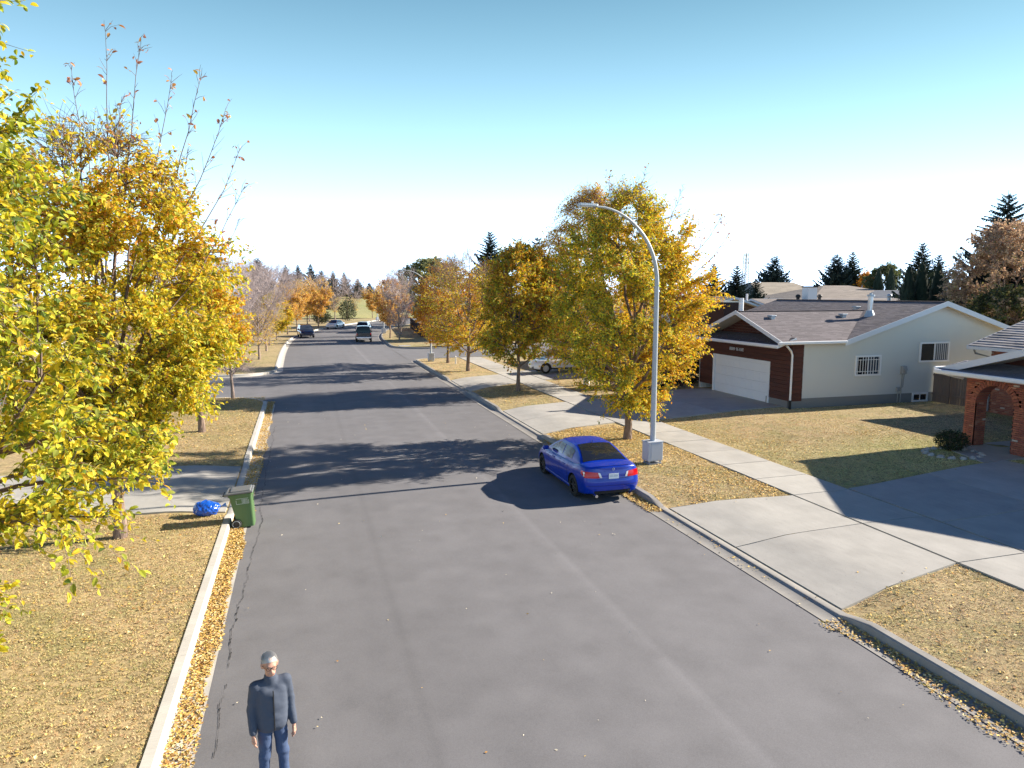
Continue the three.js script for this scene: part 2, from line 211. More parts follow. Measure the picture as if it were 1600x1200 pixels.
{ const cuts = [14, 11, 8, 5, 2, -1, -4, -7, -9.5, -11.35, -14.1, -16.75, -18.6, -20.5, -22.4, -24.3, -26.2, -28.7, -31.8, -35, -37, -39, -41, -43, -45, -47.5, -50, -52.5, -55, -57.5, -60, -62.4];
  for (let i = 0; i < cuts.length - 1; i++) slab(walkR, [[13.55, cuts[i]], [15.5, cuts[i]], [15.5, cuts[i + 1]], [13.55, cuts[i + 1]]], gR, slabNo++); }
const drive2 = pavement('driveway'); // beside the brick house
slab(drive2, [[9.68, -10.45], [13.5, -11.35], [13.5, -14.1], [9.68, -13.9]], gR, slabNo++);
slab(drive2, [[9.68, -13.9], [13.5, -14.1], [13.5, -16.75], [9.68, -17.1]], gR, slabNo++);
for (const [xa, xb, na, nb] of [[15.55, 19, -11.6, -11.6], [19, 22.9, -11.6, -11.6]]) { const far = (x) => lerp(-16.85, -17.75, (x - 15.5) / 7); slab(drive2, [[xa, -8.5], [xb, -8.5], [xb, -13.6], [xa, -13.6]], gR, slabNo++); slab(drive2, [[xa, -13.6], [xb, -13.6], [xb, far(xb)], [xa, far(xa)]], gR, slabNo++); }
slab(drive2, [[21.9, -17.75], [24.6, -17.75], [24.6, -20.2], [22.7, -20.2]], gR, slabNo++);
const drive1 = pavement('driveway'); // to the double garage
slab(drive1, [[9.68, -27.9], [13.5, -28.9], [13.5, -31.9], [9.68, -31.2]], gR, slabNo++);
slab(drive1, [[9.68, -31.2], [13.5, -31.9], [13.5, -35.2], [9.68, -34.2]], gR, slabNo++);
for (const [xa, xb] of [[15.55, 19.2], [19.2, 23.2]]) { const near = (x) => lerp(-28.9, -29.75, (x - 15.5) / 7.7); slab(drive1, [[xa, near(xa)], [xb, near(xb)], [xb, -33.3], [xa, -33.3]], gR, slabNo++); slab(drive1, [[xa, -33.3], [xb, -33.3], [xb, -36.9], [xa, -36.6]], gR, slabNo++); }
const drive3 = pavement('driveway'); // where the white car stands
slab(drive3, [[9.68, -41.5], [13.5, -43.6], [13.5, -48.6], [9.68, -47.3]], gR, slabNo++);
slab(drive3, [[15.55, -44.6], [19, -44.6], [19, -50.3], [15.55, -50.3]], gR, slabNo++); slab(drive3, [[19, -44.6], [23.5, -44.6], [23.5, -50.3], [19, -50.3]], gR, slabNo++);
const drive4 = pavement('driveway'); // across the street, left
for (const [xa, xb] of [[-2.2, -5.2], [-5.25, -7.2], [-7.25, -11], [-11, -15]]) { slab(drive4, [[xa, -20.25], [xb, -20.25], [xb, -22.1], [xa, -22.1]], gL, slabNo++); slab(drive4, [[xa, -22.1], [xb, -22.1], [xb, -25.6], [xa, -25.6]], gL, slabNo++); }
const walkFar = pavement('sidewalk'); // beyond the right side street
for (let i = 0; i < 9; i++) slab(walkFar, [[12.9 + i * 0.06, -79 - i * 3], [15, -79 - i * 3], [15.1, -82 - i * 3], [13 + i * 0.06, -82 - i * 3]], () => 0.17, slabNo++);
slab(walkFar, [[10.2, -77.6], [18, -77.6], [18, -79], [10.2, -79]], () => 0.16, slabNo++);
// ---------------------------------------------------------------- houses
// courses of shingles between an eave A-B and a ridge D-C, laid as single tabs, joined into one part
function shingles(A, B, Cc, D, exposure, tab, base, vary, seed, lift = 0.012) {
  const b = new MB(), rd = rng(seed), L = (p, q, t) => p.map((x, i) => lerp(x, q[i], t)), sl = Math.hypot(...A.map((x, i) => (D[i] + Cc[i]) / 2 - (x + B[i]) / 2)), rows = Math.max(2, Math.round(sl / exposure));
  const e1 = V(...B).sub(V(...A)), e2 = V(...D).sub(V(...A)); let nn = e1.cross(e2).normalize(); if (nn.y < 0) nn.negate(); const N = [nn.x, nn.y, nn.z];
  const up = (p, h) => p.map((x, i) => x + N[i] * h);
  for (let r = 0; r < rows; r++) {
    const t0 = r / rows, t1 = Math.min(1, (r + 1.05) / rows), a0 = L(A, D, t0), b0 = L(B, Cc, t0), a1 = L(A, D, t1), b1 = L(B, Cc, t1), len = Math.hypot(...a0.map((x, i) => b0[i] - x)); if (len < 0.05) continue;
    const n = Math.max(1, Math.round(len / tab)), off = rd(), rowTone = 0.94 + 0.12 * rd(); let s = 0;
    for (let k = 0; k <= n && s < 1; k++) { const e = clamp((k + off + 0.0) / n + (k < n ? 0 : 1)); if (e <= s + 1e-4) continue; const th = lift * (0.8 + 0.6 * rd()), tone = rowTone * (1 - vary / 2 + vary * rd()), c = base.map((x) => x * tone), p0 = L(a0, b0, s), p1 = L(a0, b0, e), q0 = L(a1, b1, s), q1 = L(a1, b1, e); b.quad(up(p0, th), up(p1, th), up(q1, 0.003), up(q0, 0.003), c); b.quad(p0, p1, up(p1, th), up(p0, th), c); s = e; }
  }
  return b.geo(true, true);
}
function deck(A, B, Cc, D, th) { const b = new MB(), d = (p) => [p[0], p[1] - th, p[2]]; b.quad(A, B, Cc, D); b.quad(d(A), d(D), d(Cc), d(B)); for (const [p, q] of [[A, B], [B, Cc], [Cc, D], [D, A]]) b.quad(d(p), d(q), q, p); return b.geo(true, false); }
function beam(p, q, w, h) { // a board from p to q, h tall (y), w thick across
  const a = V(...p), c = V(...q), t = c.clone().sub(a).normalize(), s = V(-t.z, 0, t.x).normalize().multiplyScalar(w / 2), b = new MB(); const P = (o, k, y) => [o.x + s.x * k, o.y + y, o.z + s.z * k];
  for (const [u, v] of [[[-1, 0], [1, 0]], [[1, 0], [1, h]], [[1, h], [-1, h]], [[-1, h], [-1, 0]]]) b.quad(P(a, ...u), P(c, ...u), P(c, ...v), P(a, ...v)); b.quad(P(a, -1, 0), P(a, 1, 0), P(a, 1, h), P(a, -1, h)); b.quad(P(c, -1, 0), P(c, 1, 0), P(c, 1, h), P(c, -1, h)); return b.geo(true, false);
}
function roofPlane(parent, A, B, Cc, D, o) { const r = wpart('roof', deck(A, B, Cc, D, o.th ?? 0.14), o.deck ?? M.cream, parent); const up = (p) => [p[0], p[1] + 0.012, p[2]]; const s = part('shingles', shingles(up(A), up(B), up(Cc), up(D), o.exp ?? 0.16, o.tab ?? 0.34, o.col, o.vary ?? 0.3, o.seed, o.lift ?? 0.012).translate(-parent.position.x, -parent.position.y, -parent.position.z), M.shingle, r); s.userData.kind = 'stuff'; return r; }
const pipe = (pts, r, n = 8) => { const b = new MB(); b.tube(pts.map((q) => V(...q)), pts.map(() => r), n); return b.geo(true, false); };
const cyl = (r0, r1, h, x, y, z, n = 16) => new THREE.CylinderGeometry(r1, r0, h, n).translate(x, y + h / 2, z);
function extrudeXY(pts, z0, z1, holes = []) { const s = new THREE.Shape(pts.map((p) => new THREE.Vector2(...p))); for (const h of holes) s.holes.push(new THREE.Path(h.map((p) => new THREE.Vector2(...p)))); return new THREE.ExtrudeGeometry(s, { depth: z1 - z0, bevelEnabled: false }).translate(0, 0, z0); }
function windowIn(parent, x0, x1, y0, y1, z, o = {}) { // in a wall facing +z at plane z
  const w = 0.09, f = wpart('window', mg([box2(x0 - w, y1, z - 0.06, x1 + w, y1 + w, z + 0.05), box2(x0 - w, y0 - w, z - 0.06, x1 + w, y0, z + 0.07), box2(x0 - w, y0, z - 0.06, x0, y1, z + 0.05), box2(x1, y0, z - 0.06, x1 + w, y1, z + 0.05)]), M.white, parent);
  const xm = (x0 + x1) / 2, sub = (n, g, m) => part(n, g.translate(-parent.position.x, -parent.position.y, -parent.position.z), m, f);
  sub('pane', box2(x0, y0, z + 0.002, xm - 0.03, y1, z + 0.014), o.m1 ?? M.glass); sub('pane', box2(xm + 0.03, y0, z + 0.002, x1, y1, z + 0.012), o.m2 ?? M.glass); sub('sash', box2(xm - 0.03, y0, z - 0.04, xm + 0.03, y1, z + 0.03), M.white);
  if (o.blind) for (let k = 0; k < 7; k++) { const xb = lerp(xm + 0.08, x1 - 0.05, k / 6); sub('blind_slat', box2(xb - 0.035, y0 + 0.02, z + 0.013, xb + 0.015, y1 - 0.02, z + 0.016), M.blind); }
  if (o.bars) { for (let k = 0; k < 9; k++) { const xb = lerp(x0 + 0.06, x1 - 0.06, k / 8), s = k % 3 === 1 ? 0.2 : 0; sub('bar', box2(xb - 0.011, y0 + s * 0.5, z + 0.02, xb + 0.011, y1 - s * 0.5, z + 0.045), M.white); } sub('bar', box2(x0, y0 + 0.13, z + 0.025, x1, y0 + 0.155, z + 0.04), M.white); sub('bar', box2(x0, y1 - 0.155, z + 0.025, x1, y1 - 0.13, z + 0.04), M.white); }
  return f;
}
const font = await new FontLoader().loadAsync('fonts/droid/droid_sans_bold.typeface.json');
const ROOF1 = [0.155, 0.136, 0.145], ROOF2 = [0.27, 0.26, 0.27];
{ // ---- the bungalow with the double garage
  const h = thing('bungalow', 'cream stucco bungalow with red-brown garage front and grey-brown shingle roof', 'house', [23.1, 0.3, -29.2]);
  const gz = -29.2, fx = 23.1;
  wpart('wall', extrudeXY([[23.75, 0.8], [37.4, 0.8], [37.4, 3.72], [36.8, 4.05], [32.1, 5.44], [26.1, 3.6], [23.75, 3.6]], gz - 0.25, gz), M.stucco, h);
  wpart('wall', mg([box2(36.9, 0.8, gz - 0.26, 37.15, 3.7, -42), box2(25.9, 0.3, -42, 37.1, 3.7, -41.75), box2(25.9, 0.3, -37.6, 26.15, 3.6, -41.74), box2(23.1, 0.3, -37.62, 26.14, 3.5, -37.4)]), M.stucco, h);
  wpart('foundation', mg([box2(23.16, 0.05, gz - 0.2, 37.3, 0.8, gz + 0.012), box2(23.08, 0.05, gz - 1.9, 23.3, 0.7, gz - 0.19)]), M.foundation, h);
  // brown planks: front wall around the door, and a short return round the corner
  const z1 = -30.95, z2 = -35.95, zl = -37.5, dTop = 2.42;
  for (let k = 0; k < 15; k++) {
    const y0 = 0.68 + k * 0.2, y1 = y0 + 0.192, m = k % 3 === 1 ? M.sidingB : M.siding, t = 0.03 + 0.012 * hash(k, 2); const uvz = (g) => { const a = g.attributes.uv, p = g.attributes.position; for (let i = 0; i < a.count; i++) a.setXY(i, p.getZ(i) * 0.5 + k * 0.37, p.getY(i)); return g; };
    if (y0 >= dTop - 0.02) wpart('plank', uvz(box2(fx - t, y0, gz + 0.03, fx + 0.1, y1, zl)), m, h); else { wpart('plank', uvz(box2(fx - t, y0, gz + 0.03, fx + 0.1, Math.min(y1, 3.55), z1 + 0.12)), m, h); wpart('plank', uvz(box2(fx - t, y0, z2 - 0.12, fx + 0.1, y1, zl)), m, h); }
    wpart('plank', box2(fx + 0.101, y0, gz - 0.1, 23.74, y1, gz + t), m, h);
  }
  // garage door: frame and four ribbed sections
  wpart('door_frame', mg([box2(fx - 0.07, 0.3, z1, fx + 0.05, dTop, z1 + 0.12), box2(fx - 0.07, 0.3, z2 - 0.12, fx + 0.05, dTop, z2), box2(fx - 0.075, dTop, z2 - 0.12, fx + 0.05, dTop + 0.1, z1 + 0.12)]), M.white, h);
  const gd = wpart('garage_door', box2(fx + 0.06, 0.3, z1, fx + 0.1, dTop, z2), M.white, h);
  for (let r = 0; r < 4; r++) { const y0 = 0.32 + r * 0.525; part('door_panel', mg([box2(fx + 0.02, y0, z1 - 0.01, fx + 0.059, y0 + 0.515, z2 + 0.01), ...[0, 1, 2, 3, 4, 5, 6, 7].map((c) => { const w = (z1 - z2) / 8, zc = z2 + w * (c + 0.5); return rbx(0.014, 0.34, w * 0.78, 0.006, fx + 0.018, y0 + 0.257, zc); })]).translate(-h.position.x, -h.position.y, -h.position.z), M.white, gd); }
  const txt = new TextGeometry('8009 16 AVE', { font, size: 0.17, depth: 0.02, curveSegments: 3 }); txt.computeBoundingBox(); txt.rotateY(-Math.PI / 2); txt.translate(fx - 0.055, 2.86, -34.45);
  wpart('house_number', txt, M.blind, h);
  // roofs
  const RO = { col: ROOF1, vary: 0.34, tab: 0.34, exp: 0.17 };
  const re = [25.86, 3.65], ri = [32.1, 5.555], rb = [37.9, 3.78], zS = -28.75, zN = -42.4;
  roofPlane(h, [re[0], re[1], zN], [re[0], re[1], zS], [ri[0], ri[1], zS], [ri[0], ri[1], zN], { ...RO, seed: 11 });
  roofPlane(h, [rb[0], rb[1], zS], [rb[0], rb[1], zN], [ri[0], ri[1], zN], [ri[0], ri[1], zS], { ...RO, seed: 12 });
  const gx = 22.1, pk = [5.04, -32.62], vx = re[0] + (pk[0] - re[1]) / 0.305, ze = -36.55;
  roofPlane(h, [gx, re[1] + 0.02, zS], [re[0], re[1] + 0.02, zS], [vx, pk[0], pk[1]], [gx, pk[0], pk[1]], { ...RO, seed: 13 });
  roofPlane(h, [re[0] + 0.4, re[1], ze], [gx, re[1], ze], [gx, pk[0], pk[1]], [vx, pk[0], pk[1]], { ...RO, seed: 14 });
  roofPlane(h, [21.9, 3.5, -37.8], [21.9, 3.5, zS - 0.05], [23.06, 3.86, zS - 0.15], [23.06, 3.86, -37.8], { ...RO, seed: 15, deck: M.trim, col: [0.085, 0.075, 0.085] });
  wpart('ridge_cap', mg([beam([gx, pk[0] + 0.01, pk[1]], [vx, pk[0] + 0.01, pk[1]], 0.26, 0.03), beam([ri[0], ri[1] + 0.01, zS], [ri[0], ri[1] + 0.01, zN], 0.28, 0.03)]), std([0.16, 0.125, 0.12], 0.95), h);
  // recessed triangle under the front gable
  for (let k = 0; k < 8; k++) { const y0 = 3.84 + k * 0.15, f = (y) => (pk[0] - 0.14 - y) / 0.36, a = f(y0), c = Math.max(0.02, f(y0 + 0.14)); if (a <= 0) continue; const b = new MB(), X = fx + 0.01; b.quad([X, y0, pk[1] + a], [X, y0, pk[1] - a], [X, y0 + 0.14, pk[1] - c], [X, y0 + 0.14, pk[1] + c]); b.quad([X - 0.0, y0, pk[1] + a], [X + 0.05, y0, pk[1] + a], [X + 0.05, y0, pk[1] - a], [X, y0, pk[1] - a]); wpart('plank', b.geo(true, false), k % 2 ? M.siding : M.sidingB, h); }
  wpart('gable_backing', box2(fx + 0.055, 3.7, pk[1] - 3.2, fx + 0.1, 3.95, pk[1] + 3.2), M.sidingB, h);
  wpart('gable_vent', rbx(0.05, 0.2, 0.14, 0.02, fx - 0.02, 4.4, pk[1]), M.cream, h);
  // fascia boards and gutters
  const fb = (p, q, hh = 0.2) => beam([p[0], p[1] - hh + 0.03, p[2]], [q[0], q[1] - hh + 0.03, q[2]], 0.04, hh);
  wpart('fascia', mg([fb([gx - 0.02, re[1] + 0.02, zS + 0.04], [gx - 0.02, pk[0] + 0.03, pk[1]]), fb([gx - 0.02, pk[0] + 0.03, pk[1]], [gx - 0.02, re[1], ze - 0.04])]), M.trim, h);
  wpart('fascia', mg([fb([re[0] - 0.05, re[1], zS + 0.03], [ri[0], ri[1] + 0.02, zS + 0.03], 0.26), fb([ri[0], ri[1] + 0.02, zS + 0.03], [rb[0], rb[1], zS + 0.03], 0.26)]), M.trim, h);
  wpart('gutter', mg([rbx(0.12, 0.14, 9.1, 0.03, 21.84, 3.47, -33.22), rbx(4.0, 0.14, 0.12, 0.03, 23.86, 3.62, zS + 0.07)]), M.white, h);
  wpart('downspout', mg([pipe([[22.35, 3.5, zS + 0.05], [22.9, 3.2, -29.05], [22.98, 3.0, -29.05], [22.98, 0.75, -29.05]], 0.05), ]), M.white, h);
  wpart('downspout_boot', pipe([[22.98, 0.76, -29.05], [22.98, 0.3, -29.05]], 0.06), M.black, h);
  // windows, meter, vents, chimney
  windowIn(h, 31.05, 32.85, 2.5, 3.38, gz, { blind: true, m2: M.glassBlue }); windowIn(h, 26.98, 28.42, 1.9, 2.78, gz, { bars: true, m2: M.glassBlue });
  windowIn(h, 30.75, 31.6, 0.42, 0.72, gz + 0.013);
  const em = wpart('electric_meter', mg([rbx(0.3, 0.42, 0.16, 0.03, 29.95, 2.05, gz + 0.08), cyl(0.1, 0.1, 0.1, 0, -0.05, 0).rotateX(Math.PI / 2).translate(29.95, 2.08, gz + 0.18)]), M.meter, h);
  part('conduit', mg([pipe([[29.9, 1.85, gz + 0.06], [29.86, 0.3, gz + 0.06]], 0.03), pipe([[30.02, 1.85, gz + 0.06], [29.98, 1.15, gz + 0.06], [29.7, 1.05, gz + 0.06], [29.66, 0.3, gz + 0.06]], 0.022), rbx(0.2, 0.22, 0.1, 0.02, 29.68, 1.05, gz + 0.06)]).translate(-h.position.x, -h.position.y, -h.position.z), M.meter, em);
  const onRoof = (x) => re[1] + (x - re[0]) * 0.305;
  const flue = wpart('flue', mg([cyl(0.13, 0.13, 0.95, 29.6, onRoof(29.6) + 0.1, -31.3)]), M.metal, h);
  part('flue_skirt', cyl(0.3, 0.16, 0.35, 29.6, onRoof(29.6) - 0.06, -31.3).translate(-h.position.x, -h.position.y, -h.position.z), M.galv, flue);
  part('flue_cap', mg([cyl(0.2, 0.2, 0.1, 29.6, onRoof(29.6) + 1.05, -31.3), cyl(0.08, 0.08, 0.1, 29.6, onRoof(29.6) + 1.13, -31.3)]).translate(-h.position.x, -h.position.y, -h.position.z), M.galv, flue);
  const ventAt = (x, z, y) => wpart('roof_vent', mg([rbx(0.34, 0.09, 0.36, 0.03, x, y + 0.15, z), rbx(0.24, 0.16, 0.26, 0.02, x, y + 0.05, z)]), M.galv, h);
  const gs = (z) => pk[0] - (z - pk[1]) * 0.355; ventAt(23.6, -31.6, gs(-31.6)); ventAt(28.2, -31.7, gs(-31.7)); ventAt(30.6, -33.4, onRoof(30.6) - 0.02);
  wpart('vent_pipe', cyl(0.13, 0.13, 0.95, 22.75, 4.8, -33.1), M.white, h);
  const ch = wpart('chimney', box2(25.7, 3.2, -39.2, 26.8, 5.42, -40.9), std([0.05, 0.022, 0.018], 0.9), h); part('chimney_cap', box2(25.64, 5.42, -39.14, 26.86, 5.5, -40.96).translate(-h.position.x, -h.position.y, -h.position.z), M.cream, ch);
  // posts of the side porch
  wpart('porch_post', box2(22.3, 0.25, -38.6, 22.5, 3.5, -38.4), M.siding, h);
}
{ // ---- the brick house with the arch
  const h = thing('brick_house', 'red brick house with arched porch and grey shingle roof beside the driveway', 'house', [23.9, 0.3, -20.3]);
  const X0 = 23.9, D = 0.55, zA = -20.3, zB = -19.88, zC = -18.42, zE = -11, top = 3.15, spring = 1.98, R = (zC - zB) / 2, zc = (zB + zC) / 2;
  const inArch = (z, y) => z > zB && z < zC && (y < spring || Math.hypot(z - zc, y - spring) < R);
  const rd = rng(77), BR = [[0.30, 0.10, 0.065], [0.36, 0.13, 0.08], [0.26, 0.085, 0.06], [0.33, 0.115, 0.07], [0.42, 0.2, 0.14], [0.2, 0.07, 0.055]], bc = () => { const c = BR[Math.floor(rd() * rd() * 6)], k = 0.85 + 0.3 * rd(); return rd() > 0.985 ? [0.5, 0.42, 0.36] : c.map((x) => x * k); };
  const bw = 0.215, bh = 0.066, gap = 0.011, b = new MB();
  for (let r = 0; r * (bh + gap) + 0.3 < top; r++) for (let k = -1; k < 46; k++) {
    const y = 0.3 + r * (bh + gap), za = zA + k * (bw + gap) + (r % 2) * 0.113, zb2 = za + bw; const a = Math.max(za, zA), e = Math.min(zb2, zE); if (e - a < 0.03) continue;
    const mid = (a + e) / 2, my = y + bh / 2; if (inArch(a, my) && inArch(e, my)) { continue; } let aa = a, ee = e; if (inArch(a, my)) { for (let s = a; s < e; s += 0.01) if (!inArch(s, my)) { aa = s; break; } } if (inArch(e, my)) { for (let s = e; s > a; s -= 0.01) if (!inArch(s, my)) { ee = s; break; } }
    if (y > spring && Math.hypot(mid - zc, my - spring) < R + 0.2) continue; if (ee - aa < 0.03) continue;
    b.box(X0 - 0.008 * rd(), y, aa, X0 + 0.06, y + bh, ee, bc());
  }
  // arch ring, laid as radial bricks in two thicknesses of the wall
  for (let k = 0; k < 22; k++) { const a0 = (k + 0.06) / 22 * Math.PI, a1 = (k + 0.94) / 22 * Math.PI, c = bc(), P = (a, r, x) => [x, spring + Math.sin(a) * r, zc - Math.cos(a) * r]; const F = (x0, x1) => { const r0 = R, r1 = R + 0.21; b.quad(P(a0, r0, x0), P(a1, r0, x0), P(a1, r1, x0), P(a0, r1, x0), c); b.quad(P(a0, r0, x1), P(a1, r0, x1), P(a1, r0, x0), P(a0, r0, x0), c); b.quad(P(a0, r1, x0), P(a1, r1, x0), P(a1, r1, x1), P(a0, r1, x1), c); }; F(X0 - 0.012, X0 + D / 2 - 0.01); F(X0 + D / 2, X0 + D); }
  // jambs and ends: stretchers seen on the reveal
  for (const [z, s] of [[zB, 1], [zA, -1], [zC, -1]]) for (let r = 0; 0.3 + r * (bh + gap) < (z === zA ? top : spring); r++) for (let k = 0; k < 3; k++) { const y = 0.3 + r * (bh + gap), xa = X0 + 0.062 + k * (bw + gap) - (r % 2) * 0.11, xb = Math.min(xa + bw, X0 + D), x1 = Math.max(xa, X0 + 0.062); if (xb - x1 > 0.03) b.box(x1, y, z + (s > 0 ? -0.06 : -0.004), xb, y + bh, z + (s > 0 ? 0.004 : 0.06), bc()); }
  const w = wpart('brick_wall', mg([new THREE.ExtrudeGeometry((() => { const s = new THREE.Shape(); s.moveTo(zA + 0.005, 0.25); s.lineTo(zB - 0.005, 0.25); s.lineTo(zB - 0.005, spring); s.absarc(zc, spring, R + 0.005, Math.PI, 0, true); s.lineTo(zC + 0.005, 0.25); s.lineTo(zE, 0.25); s.lineTo(zE, top); s.lineTo(zA + 0.005, top); return s; })(), { depth: D - 0.02, bevelEnabled: false, curveSegments: 24 }).rotateY(-Math.PI / 2).scale(-1, 1, 1).translate(X0 + 0.01, 0, 0)]), M.mortar, h);
  const bm = part('bricks', b.geo(true, true).translate(-h.position.x, -h.position.y, -h.position.z), M.brick, w); bm.userData.kind = 'stuff';
  // recessed front wall behind the arch, of the same brick
  const wallB = new MB(); for (let r = 0; 0.3 + r * 0.077 < 3.4; r++) for (let k = 0; k < 34; k++) { const y = 0.3 + r * 0.077, za = -25.6 + k * 0.226 + (r % 2) * 0.113; wallB.box(31.5 - 0.008 * rd(), y, za, 31.56, y + bh, za + bw, bc()); }
  const w2 = wpart('brick_wall', box2(31.51, 0.2, -25.6, 31.8, 3.45, -9), M.mortar, h); part('bricks', wallB.geo(true, true).translate(-h.position.x, -h.position.y, -h.position.z), M.brick, w2).userData.kind = 'stuff';
  wpart('wall', mg([box2(31.8, 0.3, -25.55, 38, 3.45, -25.35), box2(31.8, 0.3, -9.2, 38, 3.45, -9), box2(37.8, 0.3, -25.35, 38, 3.45, -9.2)]), M.stucco, h);
  // garage block under the front gable (beyond the edge of the picture)
  wpart('wall', box2(24.46, 0.3, -11.2, 31.5, 3.1, -11), M.stucco, h); wpart('wall', box2(24.46, 0.3, -18.3, 31.5, 3.1, -18.1), M.stucco, h);
  const RO = { col: ROOF2, vary: 0.3, tab: 0.5, exp: 0.17 }, gx = 22.8, pz = -15.2, pk = 4.78, ez = -20.5, eh = 3.24;
  roofPlane(h, [gx, eh, ez], [31.4, eh, ez], [34, pk, pz], [gx, pk, pz], { ...RO, seed: 21 });
  roofPlane(h, [31.4, eh, -10], [gx, eh, -10], [gx, pk, pz], [34, pk, pz], { ...RO, seed: 22 });
  roofPlane(h, [22.55, 3.2, -10], [22.55, 3.2, -20.5], [24.0, 3.5, -20.5], [24.0, 3.5, -10], { ...RO, seed: 23, deck: M.trim, col: [0.15, 0.15, 0.18] });
  wpart('gable_wall', (() => { const b2 = new MB(); b2.quad([24.05, 3.3, ez + 0.3], [24.05, 3.3, -10.7], [24.05, pk - 0.12, pz], [24.05, pk - 0.12, pz]); return b2.geo(true, false); })(), M.siding, h);
  const fb = (p, q, hh = 0.2) => beam([p[0], p[1] - hh + 0.03, p[2]], [q[0], q[1] - hh + 0.03, q[2]], 0.04, hh);
  wpart('fascia', mg([fb([gx - 0.02, eh, ez - 0.04], [gx - 0.02, pk + 0.03, pz], 0.24), fb([gx - 0.02, pk + 0.03, pz], [gx - 0.02, eh, -10.4], 0.24)]), M.trim, h);
  wpart('gutter', mg([rbx(0.13, 0.15, 10.5, 0.04, 22.5, 3.16, -15.25), rbx(1.5, 0.12, 0.1, 0.03, 23.3, 3.26, -20.55)]), M.white, h);
  wpart('downspout', pipe([[22.62, 3.12, -20.35], [23.3, 2.95, -20.4], [23.82, 2.85, -20.42]], 0.05), M.white, h);
  // main roof behind
  roofPlane(h, [30.5, 3.53, -26], [30.5, 3.53, -8.5], [34.6, 4.88, -8.5], [34.6, 4.88, -26], { ...RO, seed: 24, vary: 0.5, exp: 0.3, lift: 0.03 });
  roofPlane(h, [38.7, 3.53, -8.5], [38.7, 3.53, -26], [34.6, 4.88, -26], [34.6, 4.88, -8.5], { ...RO, seed: 25 });
  wpart('fascia', mg([fb([30.46, 3.51, -26.04], [34.6, 4.87, -26.04], 0.12), fb([34.6, 4.87, -26.04], [38.7, 3.51, -26.04], 0.12), beam([30.44, 3.38, -26], [30.44, 3.38, -8.5], 0.08, 0.15)]), M.trim, h);
  wpart('downspout', pipe([[30.5, 3.4, -25.7], [30.55, 3.2, -25.65], [31.35, 3.0, -25.5], [31.42, 0.4, -25.5]], 0.045), M.meter, h);
  wpart('porch_floor', box2(24.5, 0.2, -20.2, 31.5, 0.34, -18.3), M.concrete, h);
}
// plain houses farther off
function farHouse(o) {
  const { x0, x1, z0, z1, wall: wy, ridge, axis, roofCol, label, m } = o, h = thing(o.name ?? 'bungalow', label, 'house', [(x0 + x1) / 2, 0.2, (z0 + z1) / 2]);
  wpart('wall', mg([box2(x0, 0, z0, x1, wy, z0 - 0.2), box2(x0, 0, z1 + 0.2, x1, wy, z1), box2(x0, 0, z0 - 0.2, x0 + 0.2, wy, z1 + 0.2), box2(x1 - 0.2, 0, z0 - 0.2, x1, wy, z1 + 0.2)]), m ?? M.cream, h);
  const e = 0.6, xa = x0 - e, xb = x1 + e, za = z0 + e, zb = z1 - e, RO = { col: roofCol, vary: 0.22, tab: 0.9, exp: 0.35, seed: o.seed, th: 0.16, deck: M.trim }, hip = o.hip ?? 0, zc = (za + zb) / 2, xc = (xa + xb) / 2;
  if (axis === 'x') { const c = [xa + hip, ridge, zc], d = [xb - hip, ridge, zc]; roofPlane(h, [xa, wy, za], [xb, wy, za], d, c, RO); roofPlane(h, [xb, wy, zb], [xa, wy, zb], c, d, RO); if (hip) { roofPlane(h, [xa, wy, zb], [xa, wy, za], c, c, RO); roofPlane(h, [xb, wy, za], [xb, wy, zb], d, d, RO); } else for (const X of [x0, x1 - 0.1]) { const b = new MB(); b.tri([X, wy, z0], [X, wy, z1], [X, ridge - 0.2, zc]); wpart('gable_wall', b.geo(true, false), m ?? M.cream, h); } }
  else { const c = [xc, ridge, za - hip], d = [xc, ridge, zb + hip]; roofPlane(h, [xa, wy, zb], [xa, wy, za], c, d, RO); roofPlane(h, [xb, wy, za], [xb, wy, zb], d, c, RO); if (hip) { roofPlane(h, [xa, wy, za], [xb, wy, za], c, c, RO); roofPlane(h, [xb, wy, zb], [xa, wy, zb], d, d, RO); } else for (const Z of [z0, z1 + 0.1]) { const b = new MB(); b.tri([x0, wy, Z], [x1, wy, Z], [xc, ridge - 0.2, Z]); wpart('gable_wall', b.geo(true, false), m ?? M.cream, h); } }
  for (const [wx, w, wy0, wy1] of o.win ?? []) { const f = wpart('window', mg([box2(wx - 0.08, wy0 - 0.08, z0 - 0.02, wx + w + 0.08, wy1 + 0.08, z0 + 0.05)]), M.white, h); part('pane', box2(wx, wy0, z0 + 0.05, wx + w, wy1, z0 + 0.06).translate(-h.position.x, -h.position.y, -h.position.z), M.glass, f); }
  return h;
}
// ---------------------------------------------------------------- trees
const leafGeo = (() => { // a pointed, folded, drooping leaf, 1 long
  const b = new MB(), W = [0, 0.2, 0.27, 0.2, 0], Z = [0, 0.22, 0.48, 0.76, 1], Y = [0, 0.05, 0.05, 0.0, -0.12];
  for (let s = -1; s <= 1; s += 2) for (let k = 0; k < 4; k++) { const q = (j, w) => [s * W[j] * w, Y[j] + (w ? 0.07 * W[j] / 0.27 : 0), Z[j]]; const a = q(k, 0), c = q(k + 1, 0), d = q(k + 1, 1), e = q(k, 1); if (W[k] === 0) b.tri(a, c, d); else if (W[k + 1] === 0) b.tri(a, c, e); else b.quad(a, c, d, e); }
  return b.geo(true, false);
})();
const leafGeoFar = (() => { const b = new MB(); b.tri([0, 0, 0], [0.3, 0.06, 0.5], [0, -0.08, 1]); b.tri([0, 0, 0], [0, -0.08, 1], [-0.3, 0.06, 0.5]); return b.geo(true, false); })();
